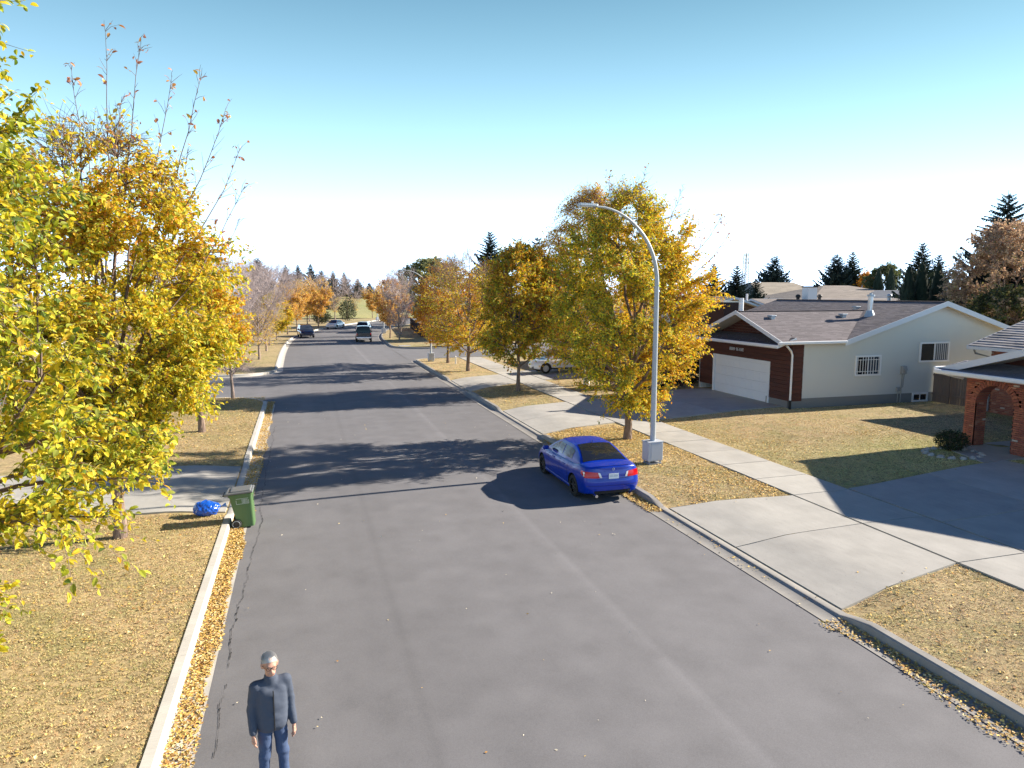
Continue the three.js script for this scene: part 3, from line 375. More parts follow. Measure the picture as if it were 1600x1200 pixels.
const bez = (a, c, b, t) => V((1 - t) ** 2 * a.x + 2 * t * (1 - t) * c.x + t * t * b.x, (1 - t) ** 2 * a.y + 2 * t * (1 - t) * c.y + t * t * b.y, (1 - t) ** 2 * a.z + 2 * t * (1 - t) * c.z + t * t * b.z);
// o: H height, crown = height of the crown's base, prof(t, az) crown radius, n1 limbs, n2 boughs, n3 twigs, leaves per twig, pal(rd, p, t) -> colour
function growTree(name, label, o) {
  const rd = rng(o.seed), g = thing(name, label, 'tree', o.pos, 0, o.group), hc = o.H - o.crown, r0 = o.r ?? o.H * 0.013;
  const wood = new MB(), twigs = new MB(), limbs = [], leaves = [];
  const jit = (s) => (rd() - 0.5) * 2 * s;
  const tp = [], trr = []; const topT = o.leader ?? 0.45, lx = jit(0.25), lz = jit(0.25);
  for (let k = 0; k <= 9; k++) { const t = k / 9, y = t * (o.crown + hc * topT); tp.push(V(lx * t * t + jit(0.03) * (k ? 1 : 0), y, lz * t * t + jit(0.03) * (k ? 1 : 0))); trr.push(r0 * (k === 0 ? 1.35 : k === 1 ? 1.08 : 1) * (1 - 0.62 * t)); }
  tp[0].y = -0.15; wood.tube(tp, trr, 9);
  const trunkAt = (y) => { const f = clamp(y / (o.crown + hc * topT)) * 9, i = Math.min(8, Math.floor(f)); return tp[i].clone().lerp(tp[i + 1], f - i); };
  for (let i = 0; i < o.n1; i++) {
    const az = i * 2.39996 + jit(0.3), t = lerp(0.3, 0.97, (i + 0.5) / o.n1), R = o.prof(t, az), s = trunkAt(o.crown * 0.82 + hc * topT * 0.9 * Math.pow(i / o.n1, 1.1)), e = V(Math.cos(az) * R * 0.62, o.crown + hc * t * 0.94, Math.sin(az) * R * 0.62), c = s.clone().lerp(e, 0.45).add(V(Math.cos(az) * R * 0.16, -hc * 0.02, Math.sin(az) * R * 0.16)), P = [], Q = [];
    for (let k = 0; k <= 8; k++) { P.push(bez(s, c, e, k / 8).add(V(jit(0.05), jit(0.05), jit(0.05)))); Q.push(Math.max(0.012, r0 * 0.46 * (1 - 0.8 * k / 8))); }
    wood.tube(P, Q, 6); limbs.push(...P.slice(2).map((p, k) => [p, Q[k + 2]]));
  }
  for (const p of tp.slice(5)) limbs.push([p, 0.03]);
  const boughs = [];
  for (let i = 0; i < o.n2; i++) {
    const az = rd() * 6.283, t = o.tdist ? o.tdist(rd) : Math.pow(rd(), 0.85), R = o.prof(t, az), rr = R * Math.sqrt(lerp(0.16, 1, rd())) * 0.93, e = V(Math.cos(az) * rr, o.crown + hc * t, Math.sin(az) * rr);
    let best = limbs[0], bd = 1e9; for (const L of limbs) { const p = L[0], d = p.distanceTo(e) + (p.y > e.y - 0.25 ? (p.y - e.y + 0.25) * 1.6 : 0); if (d < bd) { bd = d; best = L; } }
    const s = best[0], c = s.clone().lerp(e, 0.5).add(V(jit(0.15), 0.08 * bd, jit(0.15))), P = [], Q = [];
    for (let k = 0; k <= 5; k++) { P.push(bez(s, c, e, k / 5).add(V(jit(0.03), jit(0.03), jit(0.03)))); Q.push(Math.max(0.006, Math.min(best[1], 0.035) * (1 - 0.75 * k / 5))); }
    twigs.tube(P, Q, 4); boughs.push({ P, t, tone: rd(), leafy: o.leafy ? o.leafy(t, e, rd) : 1 });
  }
  const tdir = V(0, 0, 0);
  for (let i = 0; i < o.n3; i++) {
    const B = boughs[i % boughs.length], f = lerp(0.3, 1, rd()) * 4.999, k = Math.floor(f), s = B.P[k].clone().lerp(B.P[k + 1], f - k);
    tdir.subVectors(B.P[5], B.P[2]).normalize().multiplyScalar(0.7).add(V(s.x, 0, s.z).normalize().multiplyScalar(0.45)).add(V(jit(0.9), jit(0.8) + (o.upT ?? 0.25), jit(0.9))).normalize();
    const len = (o.twigLen ?? 0.7) * lerp(0.55, 1.25, rd()), mid = s.clone().addScaledVector(tdir, len * 0.5).add(V(jit(0.05), jit(0.05), jit(0.05))), e = s.clone().addScaledVector(tdir, len).add(V(0, -(o.droop ?? 0.08) * len + (o.lift ?? 0) * len, 0)), tr = o.twigR ?? 0.006;
    twigs.tube([s, mid, e], [tr, tr * 0.75, tr * 0.35], 3);
    const sub = o.sub ?? 0; for (let q = 0; q < sub; q++) { const a = s.clone().lerp(e, lerp(0.2, 0.9, rd())), d2 = tdir.clone().add(V(jit(0.9), jit(0.7) + 0.25, jit(0.9))).normalize(); const b2 = a.clone().addScaledVector(d2, len * lerp(0.3, 0.7, rd())); twigs.tube([a, b2], [tr * 0.65, tr * 0.3], 3); }
    const nl = Math.round((o.nl ?? 0) * B.leafy * lerp(0.6, 1.4, rd()));
    for (let q = 0; q < nl; q++) { const t = lerp(0.08, 1.05, (q + rd()) / nl), p = t < 0.5 ? s.clone().lerp(mid, t * 2) : mid.clone().lerp(e, t * 2 - 1); leaves.push([p.add(V(jit(0.05), jit(0.04), jit(0.05))), tdir.clone(), B.tone, B.t]); }
  }
  for (const sh of o.shoots ?? []) { // long bare shoots above the crown, with a few single leaves
    const s = V(...sh[0]), e = V(...sh[1]), c = s.clone().lerp(e, 0.5).add(V((e.x - s.x) * 0.15 + jit(0.15), -0.1, (e.z - s.z) * 0.15 + jit(0.15))), P = [], Q = []; for (let k = 0; k <= 8; k++) { P.push(bez(s, c, e, k / 8).add(V(jit(0.04), 0, jit(0.04)))); Q.push(lerp(0.022, 0.004, k / 8)); } twigs.tube(P, Q, 4);
    for (let k = 2; k < 9; k++) for (let q = 0; q < 4; q++) { const a = P[Math.min(k, 7)].clone().lerp(P[Math.min(k + 1, 8)], rd()), d = e.clone().sub(s).normalize().multiplyScalar(0.8).add(V(jit(0.8), jit(0.5), jit(0.8))).normalize(), b2 = a.clone().addScaledVector(d, lerp(0.25, 0.85, rd()) * (1.15 - k / 10)); twigs.tube([a, a.clone().lerp(b2, 0.5).add(V(jit(0.03), 0.02, jit(0.03))), b2], [0.006, 0.005, 0.002], 3); (o.single ??= []); const nn = rd() < 0.62 ? 1 + Math.floor(rd() * 2.2) : 0; for (let w = 0; w < nn; w++) o.single.push([a.clone().lerp(b2, lerp(0.4, 1, rd())), d.clone()]); }
  }
  part('trunk', wood.geo(true, false), o.bark ?? M.bark, g); part('twigs', twigs.geo(true, false), o.twigMat ?? M.twig, g).userData.kind = 'stuff';
  const m4 = new THREE.Matrix4(), qx = new THREE.Quaternion(), X = V(0, 0, 0), Y = V(0, 0, 0), Zv = V(0, 0, 0), col = new THREE.Color();
  const pose = (p, d, sc) => { Zv.copy(d).multiplyScalar(0.6).add(V(jit(1), jit(0.9) - 0.45, jit(1))).normalize(); Y.set(jit(0.9), 0.8, jit(0.9)).addScaledVector(Zv, -Y.dot(Zv)).normalize(); X.crossVectors(Y, Zv).normalize(); Y.crossVectors(Zv, X); m4.makeBasis(X, Y, Zv); m4.scale(V(sc * (o.leafW ?? 1), sc, sc)); m4.setPosition(p); return m4; };
  if (leaves.length) {
    const im = new THREE.InstancedMesh(o.far ? leafGeoFar : leafGeo, M.leaf, leaves.length); im.name = numbered('crown'); im.userData.kind = 'stuff'; im.castShadow = im.receiveShadow = true;
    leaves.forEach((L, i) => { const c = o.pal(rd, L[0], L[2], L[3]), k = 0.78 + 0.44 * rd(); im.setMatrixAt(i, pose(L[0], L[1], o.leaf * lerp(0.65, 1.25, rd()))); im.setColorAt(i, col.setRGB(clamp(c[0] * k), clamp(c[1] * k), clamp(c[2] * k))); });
    g.add(im);
  }
  if (o.single) { const mats = [[0.5, 0.17, 0.06], [0.55, 0.26, 0.07], [0.42, 0.16, 0.09], [0.68, 0.42, 0.05]].map((c) => phy(c, 0.85, { transmission: 0.4, thickness: 0 })); o.single.slice(0, 300).forEach((L) => { const m = part('leaf', leafGeo, mats[Math.floor(rd() * 4)], g); m.applyMatrix4(pose(L[0], L[1], o.leaf * lerp(0.8, 1.35, rd())).clone()); }); }
  return g;
}
const mix = (a, b, t) => a.map((x, i) => lerp(x, b[i], t));
const YEL = [0.8, 0.63, 0.028], GOLD = [0.76, 0.45, 0.02], ORA = [0.64, 0.28, 0.02], OLI = [0.27, 0.3, 0.02], GRN = [0.12, 0.2, 0.02], LIME = [0.48, 0.52, 0.03], RUST = [0.38, 0.14, 0.03];
const pick = (rd, arr) => { let t = rd() * arr.reduce((s, a) => s + a[1], 0); for (const a of arr) { t -= a[1]; if (t <= 0) return a[0]; } return arr[0][0]; };
const BL = 'elms along the left verge', BR2 = 'elms along the right verge';
// left, nearest tree (trunk just outside the frame)
const ell = (R, a = 0.5, p = 1) => (t, az = 0) => R * Math.pow(Math.max(0, Math.sin(Math.PI * Math.pow(clamp(t * 0.94 + 0.05), a))), p) * (1 + 0.13 * Math.sin(az * 3 + 1) + 0.1 * Math.sin(az * 5 + t * 6)) * (0.8 + 0.42 * noise(Math.cos(az) * 1.6 + R * 7, Math.sin(az) * 1.6 + t * 4.2));
growTree('elm_tree', 'large green and yellow elm cut off by the left edge over the near lawn', { pos: [-6.1, 0.2, -10.2], H: 11.8, crown: 1.5, seed: 101, n1: 12, n2: 300, n3: 5000, nl: 20, leaf: 0.108, leafW: 0.95, twigLen: 0.75, r: 0.19, prof: ell(3.35, 0.62, 0.5), droop: 0.15, group: BL, pal: (rd, p, tone, t) => pick(rd, [[LIME, 2.6 + tone * 2], [YEL, 2.6 + tone * 2.5 + (1 - t) * 2], [OLI, 3], [GRN, 1.4 * (1 - tone) + t * 1.4], [GOLD, 0.6]]) });
growTree('elm_tree', 'yellow elm with bare red-leaved shoots at its top, trunk beside the left driveway', { pos: [-4.4, 0.15, -18.4], H: 9.9, crown: 1.8, seed: 102, n1: 14, n2: 340, n3: 5800, nl: 17, leaf: 0.112, leafW: 0.95, twigLen: 0.7, r: 0.135, prof: ell(2.9, 1.12, 0.75), droop: 0.1, group: BL, tdist: (rd) => rd() * 0.97,
  pal: (rd, p, tone, t) => pick(rd, [[YEL, 5], [LIME, 3.4 * (1 - t) + 1.2 * tone], [GOLD, 0.3 + t * 2], [OLI, 2.6 * (1 - t) + 0.8 * tone], [ORA, t > 0.6 ? 1.2 : 0.1], [RUST, 0.15]]), leafy: (t, e, r) => (t > 0.88 ? 0.07 : t > 0.79 ? (r() > 0.5 ? 0.5 : 0.12) : t > 0.7 ? (r() > 0.35 ? 0.9 : 0.35) : 1),
  shoots: [[[-0.3, 6.2, -0.3], [-0.3, 10.9, -0.2]], [[0.1, 6.0, 0.2], [0.5, 11.6, 0.2]], [[0.3, 6.2, 0.2], [1.2, 11.3, 0.5]], [[0.5, 6.2, -0.4], [1.7, 10.9, -0.3]], [[0.7, 6.0, 0], [2.4, 10.8, 0.4]], [[0.9, 5.8, 0.2], [2.9, 10.1, 0.4]], [[1.0, 5.6, 0.4], [3.2, 9.2, 0.5]], [[-0.7, 6.2, 0.5], [-1.3, 9.3, 0.8]], [[0.1, 6.3, 0.9], [0.9, 10.0, 1.2]], [[1.2, 5.2, 0.2], [3.2, 8.4, 0.3]], [[1.2, 5.0, -0.4], [3.0, 7.7, -0.5]], [[0.8, 6.0, -0.8], [1.9, 9.4, -1.0]], [[0.2, 6.0, 0.5], [0.1, 9.6, 0.7]]] });
growTree('elm_tree', 'smaller gold and orange elm behind the left driveway, half hidden by the yellow elm', { pos: [-4.25, 0.15, -32.0], H: 7.0, crown: 2.5, seed: 103, n1: 10, n2: 110, n3: 1300, nl: 14, leaf: 0.125, leafW: 1.2, r: 0.13, prof: ell(1.75, 0.9, 0.65), group: BL, pal: (rd, p, tone, t) => pick(rd, [[YEL, 3], [GOLD, 2 + t * 2.5], [ORA, 0.6 + t], [LIME, 1.4]]), leafy: (t) => (t > 0.8 ? 0.35 : 1) });
// right verge
growTree('elm_tree', 'tall golden elm standing behind the street lamp and the blue car', { pos: [12.5, 0.15, -25.6], H: 9.9, crown: 1.25, seed: 111, n1: 13, n2: 360, n3: 5800, nl: 16, leaf: 0.105, leafW: 1.05, r: 0.15, prof: (t, az = 0) => ell(3.3, 1.0, 0.62)(t, az) * (1 - 0.13 * Math.cos(az)), droop: 0.05, group: BR2,
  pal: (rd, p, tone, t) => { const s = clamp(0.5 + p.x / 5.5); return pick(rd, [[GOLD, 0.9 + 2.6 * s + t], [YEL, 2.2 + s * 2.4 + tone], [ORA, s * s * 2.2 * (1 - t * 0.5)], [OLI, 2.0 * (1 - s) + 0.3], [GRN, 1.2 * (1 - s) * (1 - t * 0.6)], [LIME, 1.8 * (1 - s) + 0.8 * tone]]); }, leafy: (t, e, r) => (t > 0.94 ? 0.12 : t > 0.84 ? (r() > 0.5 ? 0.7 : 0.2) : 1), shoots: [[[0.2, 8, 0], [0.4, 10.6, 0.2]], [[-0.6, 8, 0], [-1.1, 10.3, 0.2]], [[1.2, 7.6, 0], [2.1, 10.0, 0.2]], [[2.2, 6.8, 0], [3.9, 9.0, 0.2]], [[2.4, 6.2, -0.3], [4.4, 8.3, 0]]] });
growTree('elm_tree', 'dark olive and rust elm with a thin dark trunk by the white car', { pos: [12.3, 0.15, -40], H: 8.5, crown: 1.75, seed: 112, n1: 11, n2: 230, n3: 3000, nl: 13, leaf: 0.15, leafW: 1.1, r: 0.12, prof: ell(2.85, 0.85, 0.6), far: true, group: BR2, pal: (rd, p, tone, t) => pick(rd, [[OLI, 2.2], [GRN, 0.6], [GOLD, 2 + t * 3], [ORA, 0.6 + t * 1.6], [RUST, 0.4], [YEL, 2], [LIME, 1.4]]) });
growTree('elm_tree', 'half bare elm with yellow lower leaves at the corner of the right side street', { pos: [11.9, 0.15, -51.6], H: 8.6, crown: 1.6, seed: 113, n1: 11, n2: 180, n3: 2200, nl: 13, leaf: 0.15, leafW: 1.1, r: 0.14, sub: 2, twigR: 0.008, twigLen: 0.95, lift: 0.2, prof: ell(3.7, 0.85, 0.65), far: true, group: BR2, twigMat: M.twigMid, pal: (rd, p, tone, t) => pick(rd, [[YEL, 3], [GOLD, 2], [LIME, 1.4], [ORA, p.x < 0 ? 1 : 0.4]]), leafy: (t) => clamp(1.25 - t * 1.35, 0.03, 1) });
growTree('elm_tree', 'orange elm with bare top just behind the second street lamp', { pos: [11.7, 0.15, -58.3], H: 8.2, crown: 1.7, seed: 114, n1: 10, n2: 160, n3: 2000, nl: 13, leaf: 0.16, leafW: 1.1, r: 0.12, sub: 2, twigR: 0.008, twigLen: 0.95, lift: 0.2, prof: ell(3.0, 0.85, 0.65), far: true, group: BR2, twigMat: M.twigMid, pal: (rd, p, tone, t) => pick(rd, [[GOLD, 3], [ORA, 3], [RUST, 0.7], [YEL, 0.8]]), leafy: (t, e) => clamp(1.3 - t * 1.2 + (e.x < -1 ? 0.3 : 0), 0.05, 1) });
growTree('birch_tree', 'tall birch with white trunk and thin yellow top behind the golden elm', { pos: [17.2, 0.2, -41.2], H: 12.2, crown: 2.2, seed: 115, n1: 14, n2: 340, n3: 4600, nl: 14, leaf: 0.14, r: 0.17, leader: 0.85, twigLen: 1.1, droop: 0.7, upT: -0.1, twigR: 0.007, sub: 1, prof: (t, az = 0) => 4.1 * Math.pow(Math.sin(Math.PI * Math.pow(clamp(t * 0.93 + 0.06), 0.7)), 0.8), far: true, bark: M.birch, twigMat: M.twigMid, pal: (rd, p, tone, t) => pick(rd, [[GOLD, 4], [YEL, 2.5], [ORA, 1.6]]), leafy: (t, e, rd) => (t > 0.66 ? (rd() > 0.65 ? 0.7 : 0.06) : 1) });
// left verge beyond the side street: bare and orange trees
const vase = (R) => (t, az = 0) => R * Math.pow(clamp(t * 1.15 + 0.1), 0.75) * (t > 0.8 ? 1 - (t - 0.8) * 2.2 : 1) * (1 + 0.12 * Math.sin(az * 3));
const bare = (label, pos, seed, H = 7.6, R = 3, extra = {}) => growTree('bare_tree', label, { pos, H, crown: 1.5, seed, n1: 11, n2: 90, n3: 1300, sub: 3, twigLen: 1.0, twigR: 0.007, lift: 0.3, r: 0.1, prof: vase(R), twigMat: M.twigPale, bark: M.barkGrey, group: BL, far: true, leaf: 0.13, ...extra });
bare('slender bare tree on the corner of the left side street, leafless with spreading low boughs', [-3.85, 0.15, -41.8], 121, 7.2, 2.7, { n2: 60, n3: 800, r: 0.09 });
const bareA = bare('first bare pinkish tree past the left side street', [-3.75, 0.15, -66], 122, 8.6, 3.6, { nl: 3, pal: (rd) => pick(rd, [[YEL, 2], [GOLD, 2]]), leafy: (t) => (t < 0.35 ? 1 : 0) });
const orangeA = growTree('small_autumn_tree', 'small green and yellow tree in the left row, nearest of the leafy ones', { pos: [-3.1, 0.15, -92], H: 5.6, crown: 1.6, seed: 123, n1: 9, n2: 90, n3: 900, nl: 12, leaf: 0.2, r: 0.08, prof: ell(2.1, 0.8, 0.7), far: true, group: BL, pal: (rd, p, tone) => pick(rd, [[OLI, 1 + (p.x < 0 ? 2 : 0)], [YEL, 3], [GOLD, 2]]) });
const orangeB = growTree('small_autumn_tree', 'orange vase-shaped tree in the left row behind the dark car', { pos: [-2.0, 0.15, -105], H: 7.4, crown: 1.8, seed: 124, n1: 9, n2: 90, n3: 1100, nl: 11, leaf: 0.21, r: 0.09, sub: 1, twigR: 0.012, lift: 0.25, prof: vase(2.6), far: true, group: BL, twigMat: M.twigPale, pal: (rd) => pick(rd, [[[0.75, 0.5, 0.14], 3], [[0.7, 0.4, 0.09], 2.5], [YEL, 0.8]]), leafy: (t) => (t > 0.72 ? 0.25 : 1) });
copyOf(bareA, 'second bare pinkish tree past the left side street, over the small green tree', [-3.55, 0.15, -75.5], 2.1, 0.96);
copyOf(bareA, 'third bare tree of the left row, just before the orange trees', [-4.2, 0.15, -86], 4.0, 1.0);
copyOf(orangeA, 'small yellow tree between bare trees in the left row, its trunk dark', [-3.6, 0.15, -83.5], 2.4, 0.95);
copyOf(orangeB, 'orange tree standing right behind the dark blue car on the left', [-0.8, 0.15, -115], 1.2, 1.0);
copyOf(orangeB, 'brightest orange tree of the left row, beside the white sedan', [2.6, 0.15, -121], 2.9, 1.1);
copyOf(orangeB, 'pale orange tree behind the row, half way to the white sedan', [0.9, 0.15, -128], 4.1, 1.05);
for (const [x, z, s, a, l] of [[-9, -72, 1.1, 1, 'bare tree behind the first of the left row, deepest into the park'], [-8, -96, 1.05, 2, 'bare tree in the park behind the small green tree'], [-6.5, -118, 1.15, 3, 'bare tree in the park under the dark spruce'], [-3, -135, 1.1, 4, 'bare tree in the park left of the spruce cluster'], [1.5, -150, 1.1, 5, 'bare tree in the park in front of the spruce cluster'], [7, -160, 1.15, 0.4, 'bare tree at the bend of the street under the two thin spruces'], [-14, -66, 1.15, 0.8, 'bare tree at the far left seen through the yellow elm'], [-12, -86, 1.2, 2.8, 'bare tree in the park seen through the top of the yellow elm'], [-14, -108, 1.2, 3.3, 'bare tree in the park left of the dark spruce'], [12, -175, 1.1, 1.9, 'bare tree on the rise beyond the bend']]) copyOf(bareA, l, [x, 0.15, z], a, s, 'bare trees in the park on the left');
// right verge beyond the side street
const bareR = bare('bare pale tree on the right verge beyond the side street, nearest of its pair', [11.3, 0.15, -86], 131, 8.4, 2.9, { group: BR2 });
copyOf(orangeB, 'low orange tree beside the bare one beyond the right side street', [10.9, 0.15, -92], 0.5, 0.98, BR2);
growTree('elm_tree', 'dense rust-brown tree behind the third street lamp', { pos: [13.4, 0.15, -113], H: 7.8, crown: 1.4, seed: 132, n1: 9, n2: 110, n3: 1300, nl: 12, leaf: 0.22, r: 0.12, prof: ell(3.4, 0.8, 0.7), far: true, group: BR2, pal: (rd) => pick(rd, [[ORA, 3], [RUST, 2], [GOLD, 1.5]]) });
copyOf(orangeB, 'small orange tree at the far bend, left of the rust-brown tree', [15.6, 0.15, -165], 3.2, 0.95, BR2);
copyOf(bareR, 'second bare tree beyond the right side street, behind the orange one', [13.2, 0.15, -99], 2.2, 0.9);
// large deciduous trees behind
growTree('willow_tree', 'large round grey-green tree behind the dark fence beyond the side street', { pos: [22, 0.2, -126], H: 11.6, crown: 2, seed: 141, n1: 12, n2: 320, n3: 3600, nl: 12, leaf: 0.34, r: 0.3, prof: ell(8, 0.75, 0.5), far: true, pal: (rd, p, tone, t) => pick(rd, [[[0.27, 0.29, 0.11], 3], [[0.38, 0.36, 0.14], 2 + t * 2], [[0.13, 0.16, 0.07], 1.5]]) });
growTree('ash_tree', 'big rounded tree with brown dried leaves behind the brick house', { pos: [46.8, 0.2, -37.4], H: 10.3, crown: 2, seed: 142, n1: 13, n2: 260, n3: 3400, nl: 12, leaf: 0.16, r: 0.25, sub: 1, twigR: 0.012, prof: ell(4.3, 0.8, 0.55), far: true, twigMat: M.twigMid, pal: (rd, p, tone, t) => pick(rd, [[[0.62, 0.43, 0.28], 3], [[0.66, 0.48, 0.28], 2], [[0.48, 0.31, 0.21], 2], [[0.34, 0.3, 0.1], (1 - t) * 2.5]]) });
growTree('shrub_tree', 'dark green bushy tree right behind the gable of the stucco bungalow', { pos: [44.6, 0.2, -35.2], H: 5.9, crown: 0.6, seed: 143, n1: 10, n2: 200, n3: 2400, nl: 12, leaf: 0.18, r: 0.14, prof: ell(3.6, 0.75, 0.5), far: true, pal: (rd, p, tone, t) => pick(rd, [[[0.09, 0.12, 0.03], 2], [[0.17, 0.17, 0.04], 1.5], [[0.05, 0.07, 0.02], 2.5], [[0.3, 0.25, 0.08], 1]]) });
growTree('round_tree', 'round dull green tree between the cedars and the far street lamp', { pos: [74, 0.2, -76], H: 9.3, crown: 1.5, seed: 144, n1: 9, n2: 160, n3: 1700, nl: 12, leaf: 0.25, r: 0.15, prof: ell(3.6, 0.75, 0.55), far: true, pal: (rd) => pick(rd, [[[0.1, 0.13, 0.04], 3], [[0.16, 0.17, 0.06], 2]]) });
growTree('small_orange_tree', 'small bright orange tree beside the far street lamp, over the rooftops', { pos: [76.3, 0.2, -81.5], H: 8.4, crown: 4, seed: 147, n1: 7, n2: 60, n3: 600, nl: 11, leaf: 0.22, r: 0.1, prof: ell(1.2, 0.8, 0.6), far: true, pal: (rd) => pick(rd, [[ORA, 3], [GOLD, 2]]) });
// conifers
function conifer(name, label, pos, H, R, seed, mat, o = {}) {
  const rd = rng(seed), g = thing(name, label, 'tree', pos, 0, o.group), tr = new MB(), b = new MB(); tr.tube([V(0, -0.1, 0), V(0.03, H * 0.5, 0), V(0, H, 0)], [H * 0.018, H * 0.01, 0.015], 7);
  const whorls = Math.round((o.whorls ?? 30) * 1.15), base = o.base ?? 0.07;
  for (let w = 0; w < whorls; w++) {
    const t = Math.pow(w / whorls, 0.92), y = lerp(base * H, H * 0.985, t), n = Math.round(lerp(o.nb ?? 12, 5, t));
    for (let k = 0; k < n; k++) {
      const az = (k + rd() * 0.8) / n * 6.283 + w * 1.3, len = R * (Math.pow(1 - t, o.pow ?? 0.72) * (0.68 + 0.5 * rd()) + 0.035), ca = Math.cos(az), sa = Math.sin(az), tilt = lerp(-0.35, 0.6, t) + (rd() - 0.5) * 0.25, seg = 5; let px = 0, py = y + (rd() - 0.5) * H / whorls, pz = 0;
      for (let s = 0; s < seg; s++) {
        const f = (s + 1) / seg, nx = ca * len * f, nz = sa * len * f, ny = y + len * f * (tilt * 0.8 + 0.3 * f * f * (t < 0.7 ? 1 : 0)), wd = (len * 0.34 + 0.12) * (1.05 - f * 0.75);
        for (const sd of [-1, 1]) for (let q = 0; q < 2; q++) { const g0 = q * 0.45, g1 = g0 + 0.7, l2 = wd * (0.75 + 0.6 * rd()), ang = az + sd * lerp(0.6, 1.15, rd()), hang = -l2 * (0.1 + 0.55 * rd()), P = (g) => [lerp(px, nx, g), lerp(py, ny, g) - 0.02, lerp(pz, nz, g)], A = P(g0), B = P(g1); b.tri(A, B, [A[0] + Math.cos(ang) * l2, A[1] + hang, A[2] + Math.sin(ang) * l2]); if (q) b.tri(A, B, [B[0] + (rd() - 0.5) * wd * 0.5, B[1] - wd * (0.5 + 0.4 * rd()), B[2] + (rd() - 0.5) * wd * 0.5]); }
        px = nx; py = ny; pz = nz;
      }
    }
  }
  part('trunk', tr.geo(true, false), M.bark, g); part('crown', b.geo(true, false), mat, g).userData.kind = 'stuff'; return g;
}
const SP = 'spruces beyond the rooftops and the park';
const spr = conifer('spruce_tree', 'tall dark spruce rising behind the orange elm left of the street lamp', [23, 0.2, -87], 13.8, 4.1, 201, M.needle, { group: SP });
conifer('spruce_tree', 'ragged blue-green spruce top just left of the birch', [29, 0.2, -86], 13.2, 4.6, 202, M.needleBlue, { group: SP, whorls: 18, nb: 8 });
const sprB = conifer('spruce_tree', 'broad spruce over the bare trees at the left of the park', [-8.5, 0.2, -160], 13.4, 5.2, 203, M.needleBlue, { group: SP });
const sp2 = (label, x, z, H, a) => copyOf(a % 2 ? spr : sprB, label, [x, 0.2, z], a, H / (a % 2 ? 13.8 : 13.4), SP);
sp2('thin spruce, leftmost of the far cluster over the park', -4.6, -246, 15.3, 1); sp2('middle spruce of the far cluster over the park', -0.6, -250, 15.6, 3); sp2('third spruce of the far cluster over the park', 3.4, -250, 15.9, 5); sp2('nearest and fullest spruce of the far cluster', 5.6, -205, 12.3, 2);
sp2('left of the two thin far spruces at the end of the park', 12, -280, 14.5, 7); sp2('right of the two thin far spruces at the end of the park', 16.5, -285, 14.2, 9); sp2('spruce at the end of the street, larger of the pair', 20.5, -272, 11.2, 4); sp2('spruce at the end of the street, smaller of the pair', 26, -285, 10, 6);
copyOf(spr, 'sunlit spruce under the far tower, left of its smaller neighbour', [39.6, 0.2, -58.5], 0.6, 8.6 / 13.8, SP); copyOf(spr, 'small spruce right beside the sunlit one under the tower', [43.9, 0.2, -61.5], 2.6, 7.4 / 13.8, SP);
sp2('broad dark spruce above the pale gabled roof', 66.5, -89, 11.4, 8); sp2('left spruce of the dark pair above the far hip roof', 74.8, -86, 11.6, 10); sp2('right spruce of the dark pair above the far hip roof', 76.7, -85, 12.0, 13);
sp2('spruce with open top standing over the cedars', 58.8, -56, 11, 11); sp2('small pale spruce between the cedars and the brown tree', 63.2, -58, 10, 15);
conifer('spruce_tree', 'large dark blue spruce above the brown tree at the right', [50.5, 0.2, -40.8], 13.4, 4.2, 205, M.needleBlue, { group: SP, whorls: 30, nb: 14 });
copyOf(spr, 'dark spruce seen between the golden elm and the far rooftops', [37.4, 0.2, -59], 3.3, 8.8 / 13.8, SP);
// columnar cedars: dense, upright sprays
function cedar(label, pos, H, R, seed) {
  const rd = rng(seed), g = thing('cedar', label, 'tree', pos, 0, 'columnar cedars behind the bungalow roof'), b = new MB();
  for (let i = 0; i < 2600; i++) { const t = Math.pow(rd(), 0.9), az = rd() * 6.283, r = R * Math.pow(Math.sin(Math.PI * Math.pow(clamp(t * 0.96 + 0.02), 0.5)), 0.7) * lerp(0.65, 1.04, rd()) * (1 + 0.12 * Math.sin(az * 4 + t * 9)), x = Math.cos(az) * r, z = Math.sin(az) * r, y = t * H, l = lerp(0.2, 0.45, rd()), w = 0.09; b.tri([x - Math.sin(az) * w, y, z + Math.cos(az) * w], [x + Math.sin(az) * w, y, z - Math.cos(az) * w], [x * 1.06 + (rd() - 0.5) * 0.2, y + l, z * 1.06 + (rd() - 0.5) * 0.2]); }
  const tr = new MB(); tr.tube([V(0, -0.1, 0), V(0, H * 0.9, 0)], [0.12, 0.03], 6); part('trunk', tr.geo(true, false), M.bark, g); part('crown', b.geo(true, false), M.needleDark, g).userData.kind = 'stuff';
}
cedar('dark columnar cedar, left one of the group behind the stucco gable', [46.1, 0.2, -45], 7.6, 0.95, 211); cedar('tallest columnar cedar in the middle of the group behind the stucco gable', [47.4, 0.2, -45], 7.9, 1.05, 212); cedar('columnar cedar at the right of the group, nearest the brown tree', [49.1, 0.2, -45], 7.8, 0.95, 213); cedar('narrow cedar left of the round dull green tree', [71, 0.2, -74], 8.5, 1.2, 214); cedar('cedar beside the far street lamp over the rooftops', [77, 0.2, -83], 8.3, 1.5, 215); cedar('narrow cedar right of the round dull green tree', [71, 0.2, -72], 8.6, 1.1, 216);
